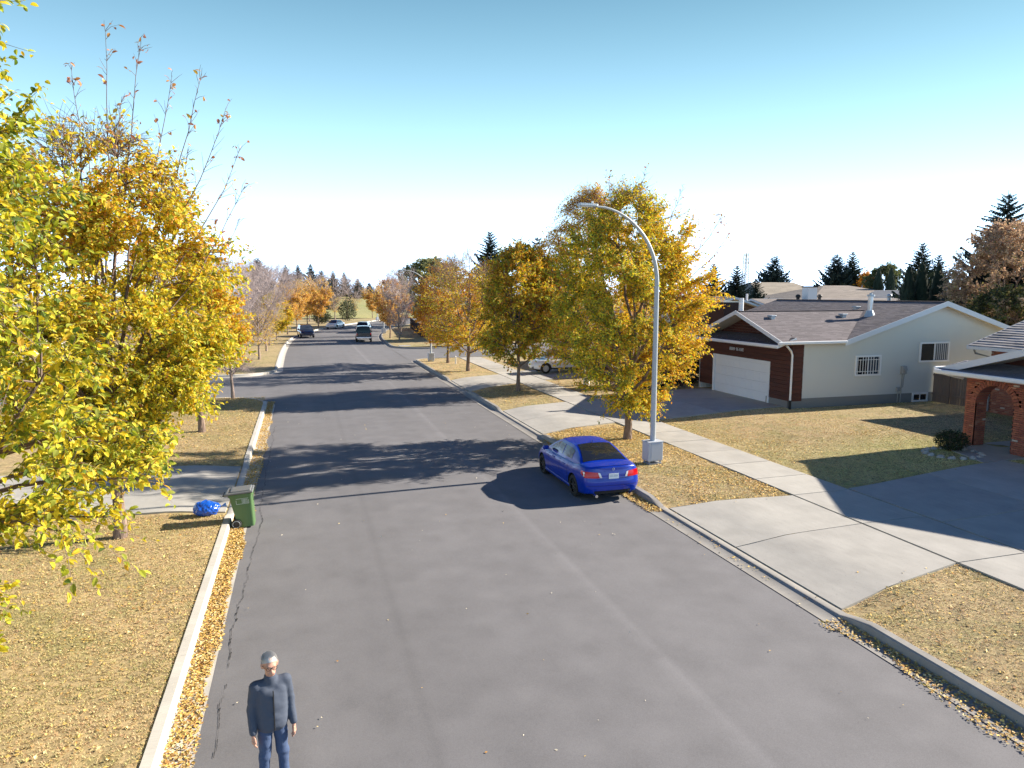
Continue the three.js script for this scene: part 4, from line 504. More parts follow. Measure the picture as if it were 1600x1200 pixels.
// shrubs
function shrub(name, label, pos, R, H, n, pal, seed, leaf = 0.07) {
  const rd = rng(seed), g = thing(name, label, 'shrub', pos), b = new MB(), im = new THREE.InstancedMesh(leafGeoFar, M.leaf, n), m = new THREE.Matrix4(), q = new THREE.Quaternion(), e = new THREE.Euler(), col = new THREE.Color();
  for (let k = 0; k < 26; k++) { const az = rd() * 6.283, r = R * 0.8 * rd(); b.tube([V(0, 0, 0), V(Math.cos(az) * r * 0.5, H * 0.45, Math.sin(az) * r * 0.5), V(Math.cos(az) * r, H * 0.88, Math.sin(az) * r)], [0.02, 0.012, 0.004], 4); }
  for (let i = 0; i < n; i++) { const u = rd() * 2 - 1, az = rd() * 6.283, s = Math.sqrt(1 - u * u), k = Math.pow(rd(), 0.3) * (0.85 + 0.3 * noise(az * 2, u * 3 + seed)), c = pal(rd); e.set(rd() * 6, rd() * 6, rd() * 6); m.compose(V(Math.cos(az) * s * R * k, H * 0.5 + u * H * 0.5 * k, Math.sin(az) * s * R * k), q.setFromEuler(e), V(leaf, leaf, leaf)); im.setMatrixAt(i, m); im.setColorAt(i, col.setRGB(...c.map((x) => x * (0.6 + 0.7 * rd())))); }
  part('stems', b.geo(true, false), M.twig, g); im.name = numbered('crown'); im.userData.kind = 'stuff'; g.add(im); return g;
}
shrub('round_shrub', 'low dark rounded shrub beside the brick arch', [22.6, 0.32, -19.6], 0.55, 0.75, 2600, (rd) => pick(rd, [[[0.03, 0.05, 0.015], 3], [[0.06, 0.08, 0.02], 1]]), 301);
shrub('juniper_bush', 'wide dark juniper at the left side of the garage driveway', [20.6, 0.28, -38.6], 1.5, 1.1, 5000, (rd) => pick(rd, [[[0.022, 0.03, 0.012], 3], [[0.04, 0.045, 0.015], 1]]), 302, 0.12);
shrub('garden_bush', 'dark bush beside the porch post left of the garage', [23.6, 0.3, -39.8], 1.3, 2.6, 5000, (rd) => pick(rd, [[[0.03, 0.04, 0.015], 3], [[0.08, 0.08, 0.03], 1]]), 303, 0.13);
shrub('garden_bush', 'tall leafy bush in front of the hidden bungalow behind the olive elm', [22.6, 0.3, -53.5], 1.7, 3.0, 4500, (rd) => pick(rd, [[[0.03, 0.045, 0.015], 3], [[0.2, 0.07, 0.03], 1]]), 304, 0.16);
shrub('round_bush', 'dark round bush in the park behind the orange trees', [3.6, 0.2, -138], 1.7, 2.6, 1500, (rd) => [0.05, 0.06, 0.02], 305, 0.25);
shrub('round_bush', 'dark bush tree in the park left of the white sedan', [9.2, 0.2, -152], 1.9, 4.4, 1800, (rd) => [0.05, 0.07, 0.025], 306, 0.25);
// ---------------------------------------------------------------- vehicles (length along -z: front at -z, built with front at +x then turned)
const csg = new Evaluator(); csg.attributes = ['position', 'normal']; csg.useGroups = true;
const curve1 = (pts) => (x) => { if (x <= pts[0][0]) return pts[0][1]; for (let i = 1; i < pts.length; i++) if (x <= pts[i][0]) { const t = (x - pts[i - 1][0]) / (pts[i][0] - pts[i - 1][0]); return lerp(pts[i - 1][1], pts[i][1], t * t * (3 - 2 * t) * 0.5 + t * 0.5); } return pts[pts.length - 1][1]; };
function makeCar(name, label, cat, pos, heading, s) {
  const g = thing(name, label, cat, pos, heading), L = s.L, W = s.W, deckY = curve1(s.deck), paint = s.paint, far = s.far;
  const bodyPt = (a, b, c, off = 0) => { // cube coordinates -> body surface
    const ac = Math.abs(c), aa = Math.abs(a); let x = L / 2 * a * (1 - (a > 0 ? s.roundF ?? 0.1 : s.roundR ?? 0.065) * Math.pow(ac, 4)); const up = Math.max(0, b), dn = Math.max(0, -b);
    if (a < 0) x += Math.pow(aa, 8) * (0.1 * sm(0.1, 1, b) * (s.tailLean ?? 0.4) - 0.03 * sm(-0.9, -0.3, b) * sm(0.15, -0.1, b) + 0.06 * sm(-0.5, -1, b)); else x -= Math.pow(aa, 8) * (0.22 * sm(0.0, 1, b) + 0.06 * sm(-0.4, -1, b));
    const w = W / 2 * (1 - (a > 0 ? 0.13 : 0.09) * Math.pow(aa, 7)), top = deckY(x), bot = s.bot + 0.07 * Math.pow(aa, 6); let z = c * w * (1 - (s.shoulder ?? 0.1) * Math.pow(up, 2.6) - 0.05 * dn * dn), y = lerp(bot, top, (b + 1) / 2) - (top - bot) * 0.055 * Math.pow(ac, 4) * up * up * up;
    y += 0.0; return [x, y, z];
  };
  const faces = []; const addFace = (nu, nv, f) => faces.push(grid(nu, nv, (u, v) => bodyPt(...f(u * 2 - 1, v * 2 - 1)), null));
  const nx = far ? 24 : 56, nb = far ? 6 : 14, nc = far ? 8 : 16;
  addFace(nx, nc, (u, v) => [u, 1, v]); addFace(nx, nc, (u, v) => [u, -1, -v]); addFace(nx, nb, (u, v) => [u, -v, 1]); addFace(nx, nb, (u, v) => [u, v, -1]); addFace(nb, nc, (u, v) => [1, -u, v]); addFace(nb, nc, (u, v) => [-1, u, v]);
  let body = mg(faces); body.deleteAttribute('uv'); body.deleteAttribute('normal'); body = mergeVertices(body, 1e-4); body.computeVertexNormals();
  // make all faces point out
  { const p = body.attributes.position, n = body.attributes.normal; let out = 0; for (let i = 0; i < p.count; i += 7) out += Math.sign(p.getX(i) * n.getX(i) * 0.2 + (p.getY(i) - 0.6) * n.getY(i) + p.getZ(i) * n.getZ(i)); if (out < 0) { const ix = body.index.array; for (let i = 0; i < ix.length; i += 3) { const t = ix[i]; ix[i] = ix[i + 1]; ix[i + 1] = t; } body.computeVertexNormals(); } }
  let A = new Brush(body, paint); A.updateMatrixWorld(); const wr = s.wheelR;
  for (const wx of s.wheels) for (const sd of [-1, 1]) { const c = new Brush(new THREE.CylinderGeometry(wr * 1.13, wr * 1.13, 0.36, 28).rotateX(Math.PI / 2).deleteAttribute('uv'), M.black); c.position.set(wx, wr * 1.02, sd * (W / 2 - 0.12)); c.updateMatrixWorld(); A = csg.evaluate(A, c, SUBTRACTION); A.updateMatrixWorld(); }
  const bm = part('body', A.geometry, A.material, g);
  // cabin: roof strip and leaning sides
  const [xa, xb, xc, xd] = s.cabin, belt = (x) => deckY(x) - 0.03, ry = s.roof, ease = (t, k) => 1 - Math.pow(1 - t, k);
  const RF = (x) => { const bY = x < xb ? belt(xa) : belt(xd); const crown = 0.035 * Math.sin(Math.PI * clamp((x - xa) / (xd - xa))); if (x < xb) return lerp(belt(xa), ry, ease(clamp((x - xa) / (xb - xa)), s.kR ?? 1.55)) + crown; if (x > xc) return lerp(belt(xd), ry, ease(clamp((xd - x) / (xd - xc)), s.kF ?? 1.4)) + crown; return ry + crown; };
  const wb = W / 2 * (1 - (s.shoulder ?? 0.1) - 0.01), wt = s.roofW / 2, hw = (y) => lerp(wb, wt, clamp((y - belt(0)) / (ry - belt(0))));
  const T = (x, v, off = 0) => { const y = RF(x), e = 0.01, dy = (RF(x + e) - RF(x - e)) / (2 * e), n = 1 / Math.hypot(1, dy); return [x - dy * n * off, y - 0.05 * Math.pow(Math.abs(v), 3) + n * off, v * (hw(y) - 0.0)]; };
  const S = (x, t, sd, off = 0) => { const y0 = belt(x) - 0.02, y1 = RF(x) - 0.05, y = lerp(y0, y1, t); return [x, y + off * 0.3, sd * (lerp(hw(y0), hw(RF(x)), t) + off + 0.018 * Math.sin(Math.PI * t))]; };
  const ncx = far ? 20 : 44; const cab = mg([grid(ncx, 10, (u, v) => T(lerp(xa, xd, u), v * 2 - 1)), grid(ncx, 5, (u, v) => S(lerp(xa, xd, u), v, 1)), grid(ncx, 5, (u, v) => S(lerp(xa, xd, u), v, -1))]);
  part('cabin', toCreasedNormals(cab, 0.7), s.cabinPaint ?? paint, g);
  const patch = (nm, f, m, label2) => part(nm, grid(14, 6, f), m, g, label2);
  patch('rear_window', (u, v) => T(lerp(xa + (xb - xa) * 0.1, xb - (xb - xa) * 0.07, u), (v * 2 - 1) * lerp(0.93, 0.86, u), 0.008), M.glass);
  patch('windshield', (u, v) => T(lerp(xc + (xd - xc) * 0.08, xd - (xd - xc) * 0.08, u), (v * 2 - 1) * 0.9, 0.008), M.glassBlue);
  for (const sd of [-1, 1]) for (const [w0, w1] of s.side) patch('side_window', (u, v) => { const x = lerp(w0, w1, u), h0 = RF(x) - 0.05 - belt(x), lo = 0.06 / Math.max(h0, 0.1), hi = 1 - 0.07 / Math.max(h0, 0.1); return S(x, lerp(Math.min(lo + 0.04, 0.6), Math.max(hi, 0.6), v), sd, 0.008); }, s.sideGlass ?? M.glassBlue);
  // wheels
  for (const wx of s.wheels) for (const sd of [-1, 1]) {
    const w = new THREE.Group(); w.name = numbered('wheel'); w.position.set(wx, wr, sd * (W / 2 - 0.13)); g.add(w); const lw = 0.21;
    part('tyre', new THREE.LatheGeometry([[wr * 0.62, -lw / 2], [wr * 0.92, -lw / 2], [wr, -lw * 0.36], [wr, lw * 0.36], [wr * 0.92, lw / 2], [wr * 0.62, lw / 2]].map((q) => new THREE.Vector2(...q)), far ? 14 : 28).rotateX(Math.PI / 2), M.rubber, w);
    const rim = [cyl(wr * 0.64, wr * 0.64, 0.1, 0, -0.05, 0, 20).rotateX(Math.PI / 2).translate(0, 0, sd * 0.0)]; if (!far) for (let k = 0; k < 7; k++) rim.push(rbx(wr * 0.56, 0.05, 0.03, 0.01, wr * 0.33, 0, sd * 0.075).rotateZ(k / 7 * 6.283)); part('rim', mg(rim), s.rim ?? M.dark, w);
  }
  g.userData.bodyPt = undefined;
  return { g, bodyPt, T, S, RF, belt, patch };
}
const headN = Math.PI / 2; // a car built along +x then faces -z
{ // blue sedan
  const paint = phy([0.001, 0.03, 0.36], 0.3, { clearcoat: 0.5, clearcoatRoughness: 0.05, specularIntensity: 0.6 });
  const c = makeCar('parked_car', 'bright blue four-door sedan with black wheels parked at the right kerb', 'car', [8.48, 0, -20.5], headN, { L: 4.62, W: 1.84, bot: 0.2, deck: [[-2.4, 1.06], [-1.75, 1.1], [-1.3, 1.03], [0.4, 0.98], [0.95, 0.97], [1.7, 0.88], [2.2, 0.72], [2.4, 0.62]], cabin: [-1.78, -0.72, 0.2, 1.28], roof: 1.43, roofW: 1.22, wheels: [-1.38, 1.42], wheelR: 0.335, side: [[-1.0, -0.3], [-0.22, 0.72]], paint, sideGlass: M.glassBlue, kR: 1.5, kF: 1.35 });
  const B = c.bodyPt, g = c.g; const off = (p, d) => [p[0] + d, p[1], p[2] + Math.sign(p[2]) * 0.006];
  for (const sd of [-1, 1]) {
    const lamp = part('tail_light', mg([grid(8, 6, (u, v) => off(B(-1, lerp(0.2, lerp(0.6, 0.68, u), v), sd * lerp(0.52, 1, u)), -0.012)), grid(8, 6, (u, v) => { const p = B(lerp(-1, -0.9, u), lerp(lerp(0.2, 0.42, u), 0.66, v), sd); return [p[0] - 0.01 * (1 - u), p[1], p[2] + sd * 0.008]; })]), M.tailRed, g);
    part('reverse_lens', grid(4, 3, (u, v) => off(B(-1, lerp(0.22, 0.56 + 0.05 * u, v), sd * lerp(0.42 + 0.08 * v, 0.5 + 0.08 * v, u)), -0.013)), M.lens, lamp);
    part('corner_lens', grid(4, 3, (u, v) => { const p = B(lerp(-0.995, -0.965, u), lerp(0.28, 0.6, v), sd); return [p[0] - 0.004, p[1], p[2] + sd * 0.011]; }), M.lens, lamp);
    part('door_mirror', rbx(0.13, 0.13, 0.2, 0.045, 0.82, 1.03, sd * 0.98), paint, g);
    for (const hx of [-0.62, 0.32]) part('door_handle', rbx(0.2, 0.03, 0.035, 0.012, hx, 0.84, sd * 0.9), paint, g);
    for (const dx of [-1.02, -0.26, 0.88]) part('door_seam', mg([grid(1, 10, (u, v) => { const p = B((dx + (u - 0.5) * 0.012) / 2.375, lerp(-0.75, 0.93, v), sd); return [p[0], p[1], p[2] + sd * 0.003]; })]), M.black, g);
    part('side_sill', rbx(2.2, 0.08, 0.06, 0.02, 0.02, 0.27, sd * 0.87), paint, g);
    part('exhaust', cyl(0.045, 0.045, 0.16, 0, 0, 0).rotateZ(Math.PI / 2).translate(-2.22, 0.24, sd * 0.55), M.chrome, g);
  }
  part('boot_seam', mg([grid(20, 1, (u, v) => { const p = B(-1, 0.12 + v * 0.018, lerp(-0.62, 0.62, u)); return [p[0] - 0.006, p[1], p[2]]; }), grid(20, 1, (u, v) => { const p = B(-1, -0.38 + v * 0.02, lerp(-0.97, 0.97, u)); return [p[0] - 0.006, p[1], p[2]]; })]), M.black, g);
  part('boot_trim', grid(14, 2, (u, v) => { const p = B(-1, 0.62 + v * 0.07, lerp(-0.34, 0.34, u)); return [p[0] - 0.016, p[1], p[2]]; }), paint, g);
  part('boot_lip', mg([grid(20, 2, (u, v) => { const z = lerp(-0.7, 0.7, u), p = B(-0.985 + 0.03 * v, 1, z / 0.8 * 0.8); return [p[0] - 0.012 * (1 - v), p[1] + 0.006 + 0.008 * (1 - v), p[2]]; })]), paint, g);
  const pl = B(-1, 0.28, 0.0), plate = part('licence_plate', rbx(0.012, 0.155, 0.31, 0.004, pl[0] - 0.014, pl[1] + 0.01, 0), M.plate, g);
  part('plate_text', mg([-0.11, -0.07, -0.03, 0.025, 0.065, 0.105].map((z, i) => rbx(0.004, 0.05, 0.022, 0.001, pl[0] - 0.021, pl[1] + 0.012 + 0.002 * (i % 2), z))), std([0.42, 0.47, 0.56], 0.7), plate);
  const eb = B(-1, 0.8, 0); part('emblem', new THREE.TorusGeometry(0.032, 0.007, 6, 16).rotateY(Math.PI / 2).translate(eb[0] - 0.016, eb[1], 0), M.chrome, g);
  part('rear_valance', grid(14, 3, (u, v) => { const p = B(-1, lerp(-1, -0.78, v), lerp(-0.7, 0.7, u)); return [p[0] - 0.008, p[1], p[2]]; }), M.black, g);
  part('fin_antenna', new THREE.ConeGeometry(0.03, 0.1, 8).scale(1.8, 1, 0.6).translate(-0.72, 1.5, 0), paint, g);
}
const whiteP = phy([0.72, 0.73, 0.74], 0.3, { clearcoat: 1 }), navy = phy([0.012, 0.018, 0.05], 0.28, { clearcoat: 1, metalness: 0.2 }), blackP = phy([0.012, 0.012, 0.014], 0.25, { clearcoat: 1 }), silver = phy([0.36, 0.38, 0.42], 0.3, { clearcoat: 1, metalness: 0.5 });
const suvShape = (paint, o = {}) => ({ L: 4.7, W: 1.88, bot: 0.28, deck: [[-2.35, 1.02], [0.6, 1.04], [1.1, 1.06], [1.9, 0.98], [2.35, 0.82]], cabin: [-2.28, -1.85, 0.35, 1.25], roof: 1.68, roofW: 1.38, wheels: [-1.36, 1.42], wheelR: 0.37, side: [[-1.75, -1.1], [-1.02, -0.28], [-0.2, 0.72]], paint, far: true, rim: M.metal, shoulder: 0.07, tailLean: 0.2, ...o });
function lights(c, rear = true) { for (const sd of [-1, 1]) { if (rear) part('tail_light', grid(4, 4, (u, v) => { const p = c.bodyPt(-1, lerp(0.15, 0.9, v), sd * lerp(0.78, 1, u)); return [p[0] - 0.015, p[1], p[2] + sd * 0.01]; }), M.tailRed, c.g); part('headlight', grid(6, 4, (u, v) => { const p = c.bodyPt(lerp(0.9, 1, u), lerp(0.35, 0.7, v), sd); return [p[0] + 0.008, p[1], p[2] + sd * 0.01]; }), M.lens, c.g); part('door_mirror', rbx(0.14, 0.16, 0.22, 0.05, 0.85, 1.12, sd * 1.0), c.g.children[0].material[0] ?? M.dark, c.g); } part('licence_plate', rbx(0.012, 0.15, 0.31, 0.004, c.bodyPt(-1, 0.1, 0)[0] - 0.014, c.bodyPt(-1, 0.1, 0)[1], 0), M.plate, c.g); }
{ const c = makeCar('parked_car', 'white sport utility car on the driveway behind the dark olive elm', 'car', [18.1, 0.26, -48.4], Math.PI, suvShape(whiteP, { far: false, rim: M.metal })); lights(c); for (const sd of [-1, 1]) { part('side_cladding', rbx(2.1, 0.14, 0.05, 0.02, 0.03, 0.36, sd * 0.9), M.dark, c.g); part('roof_rail', rbx(1.9, 0.035, 0.04, 0.012, -0.6, 1.74, sd * 0.6), M.dark, c.g); } part('lower_grille', rbx(0.05, 0.16, 1.2, 0.02, 2.28, 0.45, 0), M.dark, c.g); }
{ const p = at(sAtZ(-99.5), -4.35); const c = makeCar('parked_car', 'dark navy sport utility car facing the camera at the left kerb', 'car', [p.x, 0, p.z], -headN + 0.12, suvShape(navy)); lights(c); part('grille', rbx(0.06, 0.22, 1.1, 0.02, 2.26, 0.66, 0), M.black, c.g); }
{ const c = makeCar('parked_car', 'dark sport utility car parked in front of the black pickup at the far right kerb', 'car', [9.0, 0, -109], headN - 0.2, suvShape(blackP)); lights(c); }
{ const p = at(sAtZ(-138), 2.2); const c = makeCar('driving_car', 'silver sport utility car driving round the far bend', 'car', [p.x, 0, p.z], headN - 0.5, suvShape(silver)); lights(c); }
{ const p = at(sAtZ(-122.5), -4.3); const c = makeCar('parked_car', 'white sedan at the left kerb near the far bend', 'car', [p.x, 0, p.z], -headN - 0.45, { L: 4.6, W: 1.8, bot: 0.2, deck: [[-2.3, 1.0], [-1.6, 1.02], [0.6, 0.97], [1.5, 0.9], [2.3, 0.7]], cabin: [-1.7, -0.7, 0.25, 1.25], roof: 1.42, roofW: 1.2, wheels: [-1.35, 1.38], wheelR: 0.33, side: [[-1.0, -0.3], [-0.22, 0.7]], paint: whiteP, far: true, rim: M.metal }); lights(c); }
{ // black pickup: cab on a long body with an open bed
  const c = makeCar('pickup_truck', 'black pickup truck with loaded bed parked at the far right kerb, tailgate to the camera', 'truck', [7.35, 0, -90.3], headN - 0.06, { L: 5.7, W: 1.98, bot: 0.42, deck: [[-2.85, 1.16], [-0.6, 1.16], [0.9, 1.18], [1.5, 1.16], [2.5, 1.08], [2.85, 0.98]], cabin: [-0.75, -0.55, 0.95, 1.6], roof: 1.88, roofW: 1.5, wheels: [-1.75, 1.85], wheelR: 0.41, side: [[-0.45, 0.2], [0.28, 1.1]], paint: blackP, far: true, rim: M.metal, shoulder: 0.05, tailLean: 0.0 });
  lights(c); part('bed_rail', mg([rbx(2.0, 0.05, 0.07, 0.02, -1.8, 1.18, 0.88), rbx(2.0, 0.05, 0.07, 0.02, -1.8, 1.18, -0.88)]), M.dark, c.g); part('rear_bumper', rbx(0.18, 0.2, 1.8, 0.05, -2.92, 0.58, 0), M.chrome, c.g); part('tailgate', rbx(0.05, 0.46, 1.56, 0.02, -2.86, 0.93, 0), blackP, c.g);
  const ld = thing('cargo', 'black bundle lying on the bed of the black pickup truck', 'load', [7.45, 1.17, -91.9]); const lg = new THREE.IcosahedronGeometry(0.5, 4), lp = lg.attributes.position; for (let i = 0; i < lp.count; i++) { const k = 0.85 + 0.35 * noise(lp.getX(i) * 4 + 9, lp.getY(i) * 4 + lp.getZ(i) * 3); lp.setXYZ(i, lp.getX(i) * k * 0.9, Math.max(-0.02, lp.getY(i) * k * 0.9 + 0.2), lp.getZ(i) * k * 1.1); } lg.computeVertexNormals(); part('tarpaulin', lg, M.dark, ld);
}
// ---------------------------------------------------------------- street furniture
function streetLamp(label, pos, turn, o = {}) {
  const g = thing('street_lamp', label, 'street lamp', pos, turn, 'street lamps with curved arms along the right verge');
  const pp = [], rr = []; for (let k = 0; k <= 8; k++) { pp.push(V(0, lerp(0.75, 6.2, k / 8), 0)); rr.push(lerp(0.098, 0.077, k / 8)); }
  for (let k = 1; k <= 14; k++) { const a = k / 14 * 1.42, R = 2.35; pp.push(V(-R * (1 - Math.cos(a)) * 1.02, 6.2 + R * Math.sin(a) * 1.04, 0)); rr.push(lerp(0.075, 0.038, k / 14)); } const e = pp[pp.length - 1].clone(); pp.push(e.clone().add(V(-0.35, 0.015, 0))); rr.push(0.033);
  const b = new MB(); b.tube(pp, rr, 14); part('pole', mg([b.geo(true, false), cyl(0.14, 0.125, 0.05, 0, 0.73, 0)]), M.lamp, g);
  part('base_plate', mg([rbx(0.5, 0.06, 0.42, 0.01, 0, 0.03, 0), ...[[-0.22, -0.16], [0.22, -0.16], [-0.22, 0.16], [0.22, 0.16]].map(([x, z]) => cyl(0.03, 0.03, 0.16, x, 0.02, z, 8))]), M.meter, g);
  const cab = part('cabinet', rbx(0.58, 0.66, 0.42, 0.018, 0, 0.46, 0), M.greyBox, g); part('cabinet_door', rbx(0.46, 0.58, 0.02, 0.008, 0.04, 0.46, 0.215), M.greyBox, cab); part('cabinet_lid', rbx(0.62, 0.03, 0.46, 0.01, 0, 0.8, 0), M.greyBox, cab); part('lock', rbx(0.05, 0.09, 0.04, 0.01, 0.295, 0.36, 0.12), M.dark, cab);
  const hx = e.x - 0.62, hy = e.y + 0.03, head = part('luminaire', mg([rbx(0.62, 0.075, 0.26, 0.03, hx, hy, 0), rbx(0.22, 0.11, 0.2, 0.03, hx + 0.24, hy + 0.01, 0), ...[-3, -2, -1, 0, 1, 2].map((k) => rbx(0.012, 0.05, 0.22, 0.003, hx - 0.05 + k * 0.07, hy + 0.05, 0))]), M.galv, g); part('lens', rbx(0.44, 0.015, 0.2, 0.005, hx - 0.06, hy - 0.045, 0), M.lens, head); part('photocell', cyl(0.04, 0.03, 0.09, hx + 0.18, hy + 0.06, 0, 10), M.lens, head);
  return g;
}
const lampA = streetLamp('tall grey street lamp with curved arm and cabinet base beside the blue car', [11.5, 0.15, -21.55], 0.08);
copyOf(lampA, 'second street lamp with curved arm at the corner of the right side street', [10.6, 0.13, -60.2], 0.05, 0.9); copyOf(lampA, 'third street lamp with curved arm beside the far pickup truck', [11.3, 0.13, -103], 0.1);
copyOf(lampA, 'far street lamp with its arm showing over the bungalow roof', [73.9, 0.1, -80], Math.PI + 0.2, 0.95); copyOf(lampA, 'farthest street lamp at the bend of the street', [15.2, 0.13, -150], 0.4);
{ // street-name sign and marker post on the corner
  const g = thing('street_sign', 'green street-name blade on a pole across the right side street', 'street sign', [14.2, 0.15, -78.5]); part('pole', cyl(0.03, 0.03, 2.7, 0, 0, 0, 8), M.metal, g); part('sign_blade', rbx(0.9, 0.2, 0.02, 0.01, 0.1, 2.6, 0), std([0.02, 0.2, 0.1], 0.5), g);
  const p = thing('marker_post', 'short white marker post on the grass between the two corner elms', 'post', [12.1, 0.15, -57.1]); part('shaft', mg([rbx(0.1, 0.62, 0.1, 0.03, 0, 0.31, 0)]), M.white, p); part('cap', new THREE.ConeGeometry(0.08, 0.08, 12).translate(0, 0.66, 0), M.white, p);
}
{ // green cart
  const g = thing('waste_cart', 'green wheeled waste cart with dark lid standing at the left kerb', 'bin', [-1.6, 0.005, -19.05], -0.02), grn = std([0.075, 0.15, 0.055], 0.5);
  const sec = (y) => { const t = y / 0.92; return [lerp(0.2, 0.28, t), lerp(0.215, 0.275, t), lerp(0.035, -0.02, t)]; }; // half width x (depth), half width z, x centre
  const b = new MB(), ring = []; const lv = [0.03, 0.06, 0.3, 0.6, 0.86, 0.861, 0.92]; lv.forEach((y, k) => { let [hx, hz, cx] = sec(y); if (k >= 5) { hx += 0.018; hz += 0.018; } const o = []; for (let c = 0; c < 4; c++) for (let q = 0; q < 4; q++) { const a = (c + q / 3 - 0.0) * Math.PI / 2, r = 0.05, sx = [1, -1, -1, 1][c], sz = [1, 1, -1, -1][c]; o.push(b.v(cx + sx * (hx - r) + Math.cos(a) * r, y, sz * (hz - r) + Math.sin(a) * r)); } ring.push(o); });
  for (let k = 0; k < ring.length - 1; k++) for (let i = 0; i < 16; i++) { const j = (i + 1) % 16; b.i.push(ring[k][i], ring[k + 1][i], ring[k][j], ring[k][j], ring[k + 1][i], ring[k + 1][j]); }
  for (let i = 1; i < 15; i++) b.i.push(ring[0][0], ring[0][i], ring[0][i + 1]);
  const tilt = (geo) => geo.rotateZ(0.07);
  part('body', tilt(toCreasedNormals(b.geo(true, false), 0.6)), grn, g);
  const lid = part('lid', tilt(mg([rbx(0.66, 0.05, 0.63, 0.022, -0.03, 0.955, 0), rbx(0.5, 0.05, 0.5, 0.025, 0.0, 0.985, 0), rbx(0.1, 0.06, 0.5, 0.02, -0.35, 0.92, 0)])), std([0.16, 0.165, 0.17], 0.4), g); part('lid_handle', tilt(pipe([[-0.4, 0.9, -0.2], [-0.44, 0.9, -0.18], [-0.44, 0.9, 0.18], [-0.4, 0.9, 0.2]], 0.014)), M.dark, lid);
  for (const sd of [-1, 1]) { const w = new THREE.Group(); w.name = numbered('wheel'); w.position.set(-0.2, 0.125, sd * 0.25); g.add(w); part('tyre', new THREE.TorusGeometry(0.1, 0.028, 8, 22).scale(1, 1, 1.2), M.rubber, w); part('hub', cyl(0.09, 0.09, 0.03, 0, -0.015, 0, 18).rotateX(Math.PI / 2), M.dark, w); part('wheel_rim', new THREE.TorusGeometry(0.088, 0.008, 6, 20).translate(0, 0, sd * 0.03), M.galv, w); }
  const lab = part('printed_panel', tilt(mg([rbx(0.3, 0.012, 0.004, 0.002, 0.02, 0.8, 0.268), rbx(0.3, 0.012, 0.004, 0.002, 0.02, 0.66, 0.258), rbx(0.012, 0.14, 0.004, 0.002, -0.13, 0.73, 0.263), rbx(0.012, 0.14, 0.004, 0.002, 0.17, 0.73, 0.263), ...[0, 1, 2, 3].flatMap((r) => [0, 1, 2, 3, 4].map((k) => rbx(0.018 + 0.006 * ((k * 7 + r * 3) % 3), 0.018, 0.004, 0.001, 0.015 + k * 0.03, 0.77 - r * 0.028, 0.2665 - r * 0.002)))]), ), std([0.42, 0.47, 0.44], 0.6), g);
  part('front_emblem', tilt(mg([rbx(0.006, 0.16, 0.03, 0.002, 0.262, 0.72, -0.02), rbx(0.006, 0.03, 0.03, 0.002, 0.25, 0.58, -0.02)])), M.dark, g);
}
{ // blue bag
  const ball = new THREE.IcosahedronGeometry(1, 20), p = ball.attributes.position; for (let i = 0; i < p.count; i++) { let x = p.getX(i), y = p.getY(i), z = p.getZ(i); const n = fbm(x * 1.8 + 7, y * 1.8 + z * 1.3, 3), f = Math.abs(noise(x * 5 + z * 3, y * 5 + 4) - 0.5); const k = 0.82 + 0.4 * (n - 0.5) + 0.16 * f; y = y * k * 0.21 + 0.17; p.setXYZ(i, x * k * 0.4 - y * 0.1, Math.max(0.005, y * 1.15), z * k * 0.3); } ball.deleteAttribute('normal'); ball.deleteAttribute('uv');
  const bg = mergeVertices(ball, 1e-4); bg.computeVertexNormals(); const g = thing('recycling_bag', 'full blue plastic bag lying on the grass beside the green cart', 'bag', [-2.62, 0.14, -19.8], 0.2); part('sack', bg, phy([0.008, 0.09, 0.5], 0.22, { clearcoat: 0.6, transmission: 0.12 }), g); part('knot', mg([new THREE.ConeGeometry(0.05, 0.12, 10).rotateZ(-1.2).translate(0.33, 0.2, 0.03), new THREE.ConeGeometry(0.07, 0.12, 10, 1, true).rotateZ(1.7).translate(0.42, 0.22, 0.03)]), phy([0.15, 0.3, 0.62], 0.3), g);
}
// ---------------------------------------------------------------- fences
function boardFence(label, a, b2, h, y0, mat, step = 0.15) { const A = V(a[0], y0, a[1]), B = V(b2[0], y0, b2[1]), L = A.distanceTo(B), g = thing('board_fence', label, 'fence', [a[0], y0, a[1]], -Math.atan2(B.z - A.z, B.x - A.x)), n = Math.floor(L / step), geos = [0, 1, 2].map((k) => rbx(step - 0.014, h - 0.03 * k, 0.022, 0.005, 0, (h - 0.03 * k) / 2, 0)); for (let i = 0; i < n; i++) { const m = part('board', geos[Math.floor(hash(i, 3) * 3)], mat, g); m.position.set(step * (i + 0.5), 0, 0.006 * hash(i, 4)); m.rotation.y = 0.03 * (hash(i, 9) - 0.5); } part('rail', mg([bx(L, 0.08, 0.04, L / 2, h * 0.25, -0.035), bx(L, 0.08, 0.04, L / 2, h * 0.8, -0.035)]), mat, g); for (let x = 0; x <= L; x += 2.4) part('post', bx(0.09, h + 0.05, 0.09, x, h / 2, -0.1), mat, g); return g; }
boardFence('grey-brown board fence between the bungalow and the brick house', [31.95, -25.65], [31.95, -29.1], 1.8, 0.3, M.fence);
boardFence('dark board fence of the corner lot beyond the right side street', [14.9, -92.5], [23, -84], 1.9, 0.15, M.fenceDark, 0.2);
boardFence('low dark fence running behind the far right verge', [15.2, -93], [17.4, -118], 1.7, 0.15, M.fenceDark, 0.3);
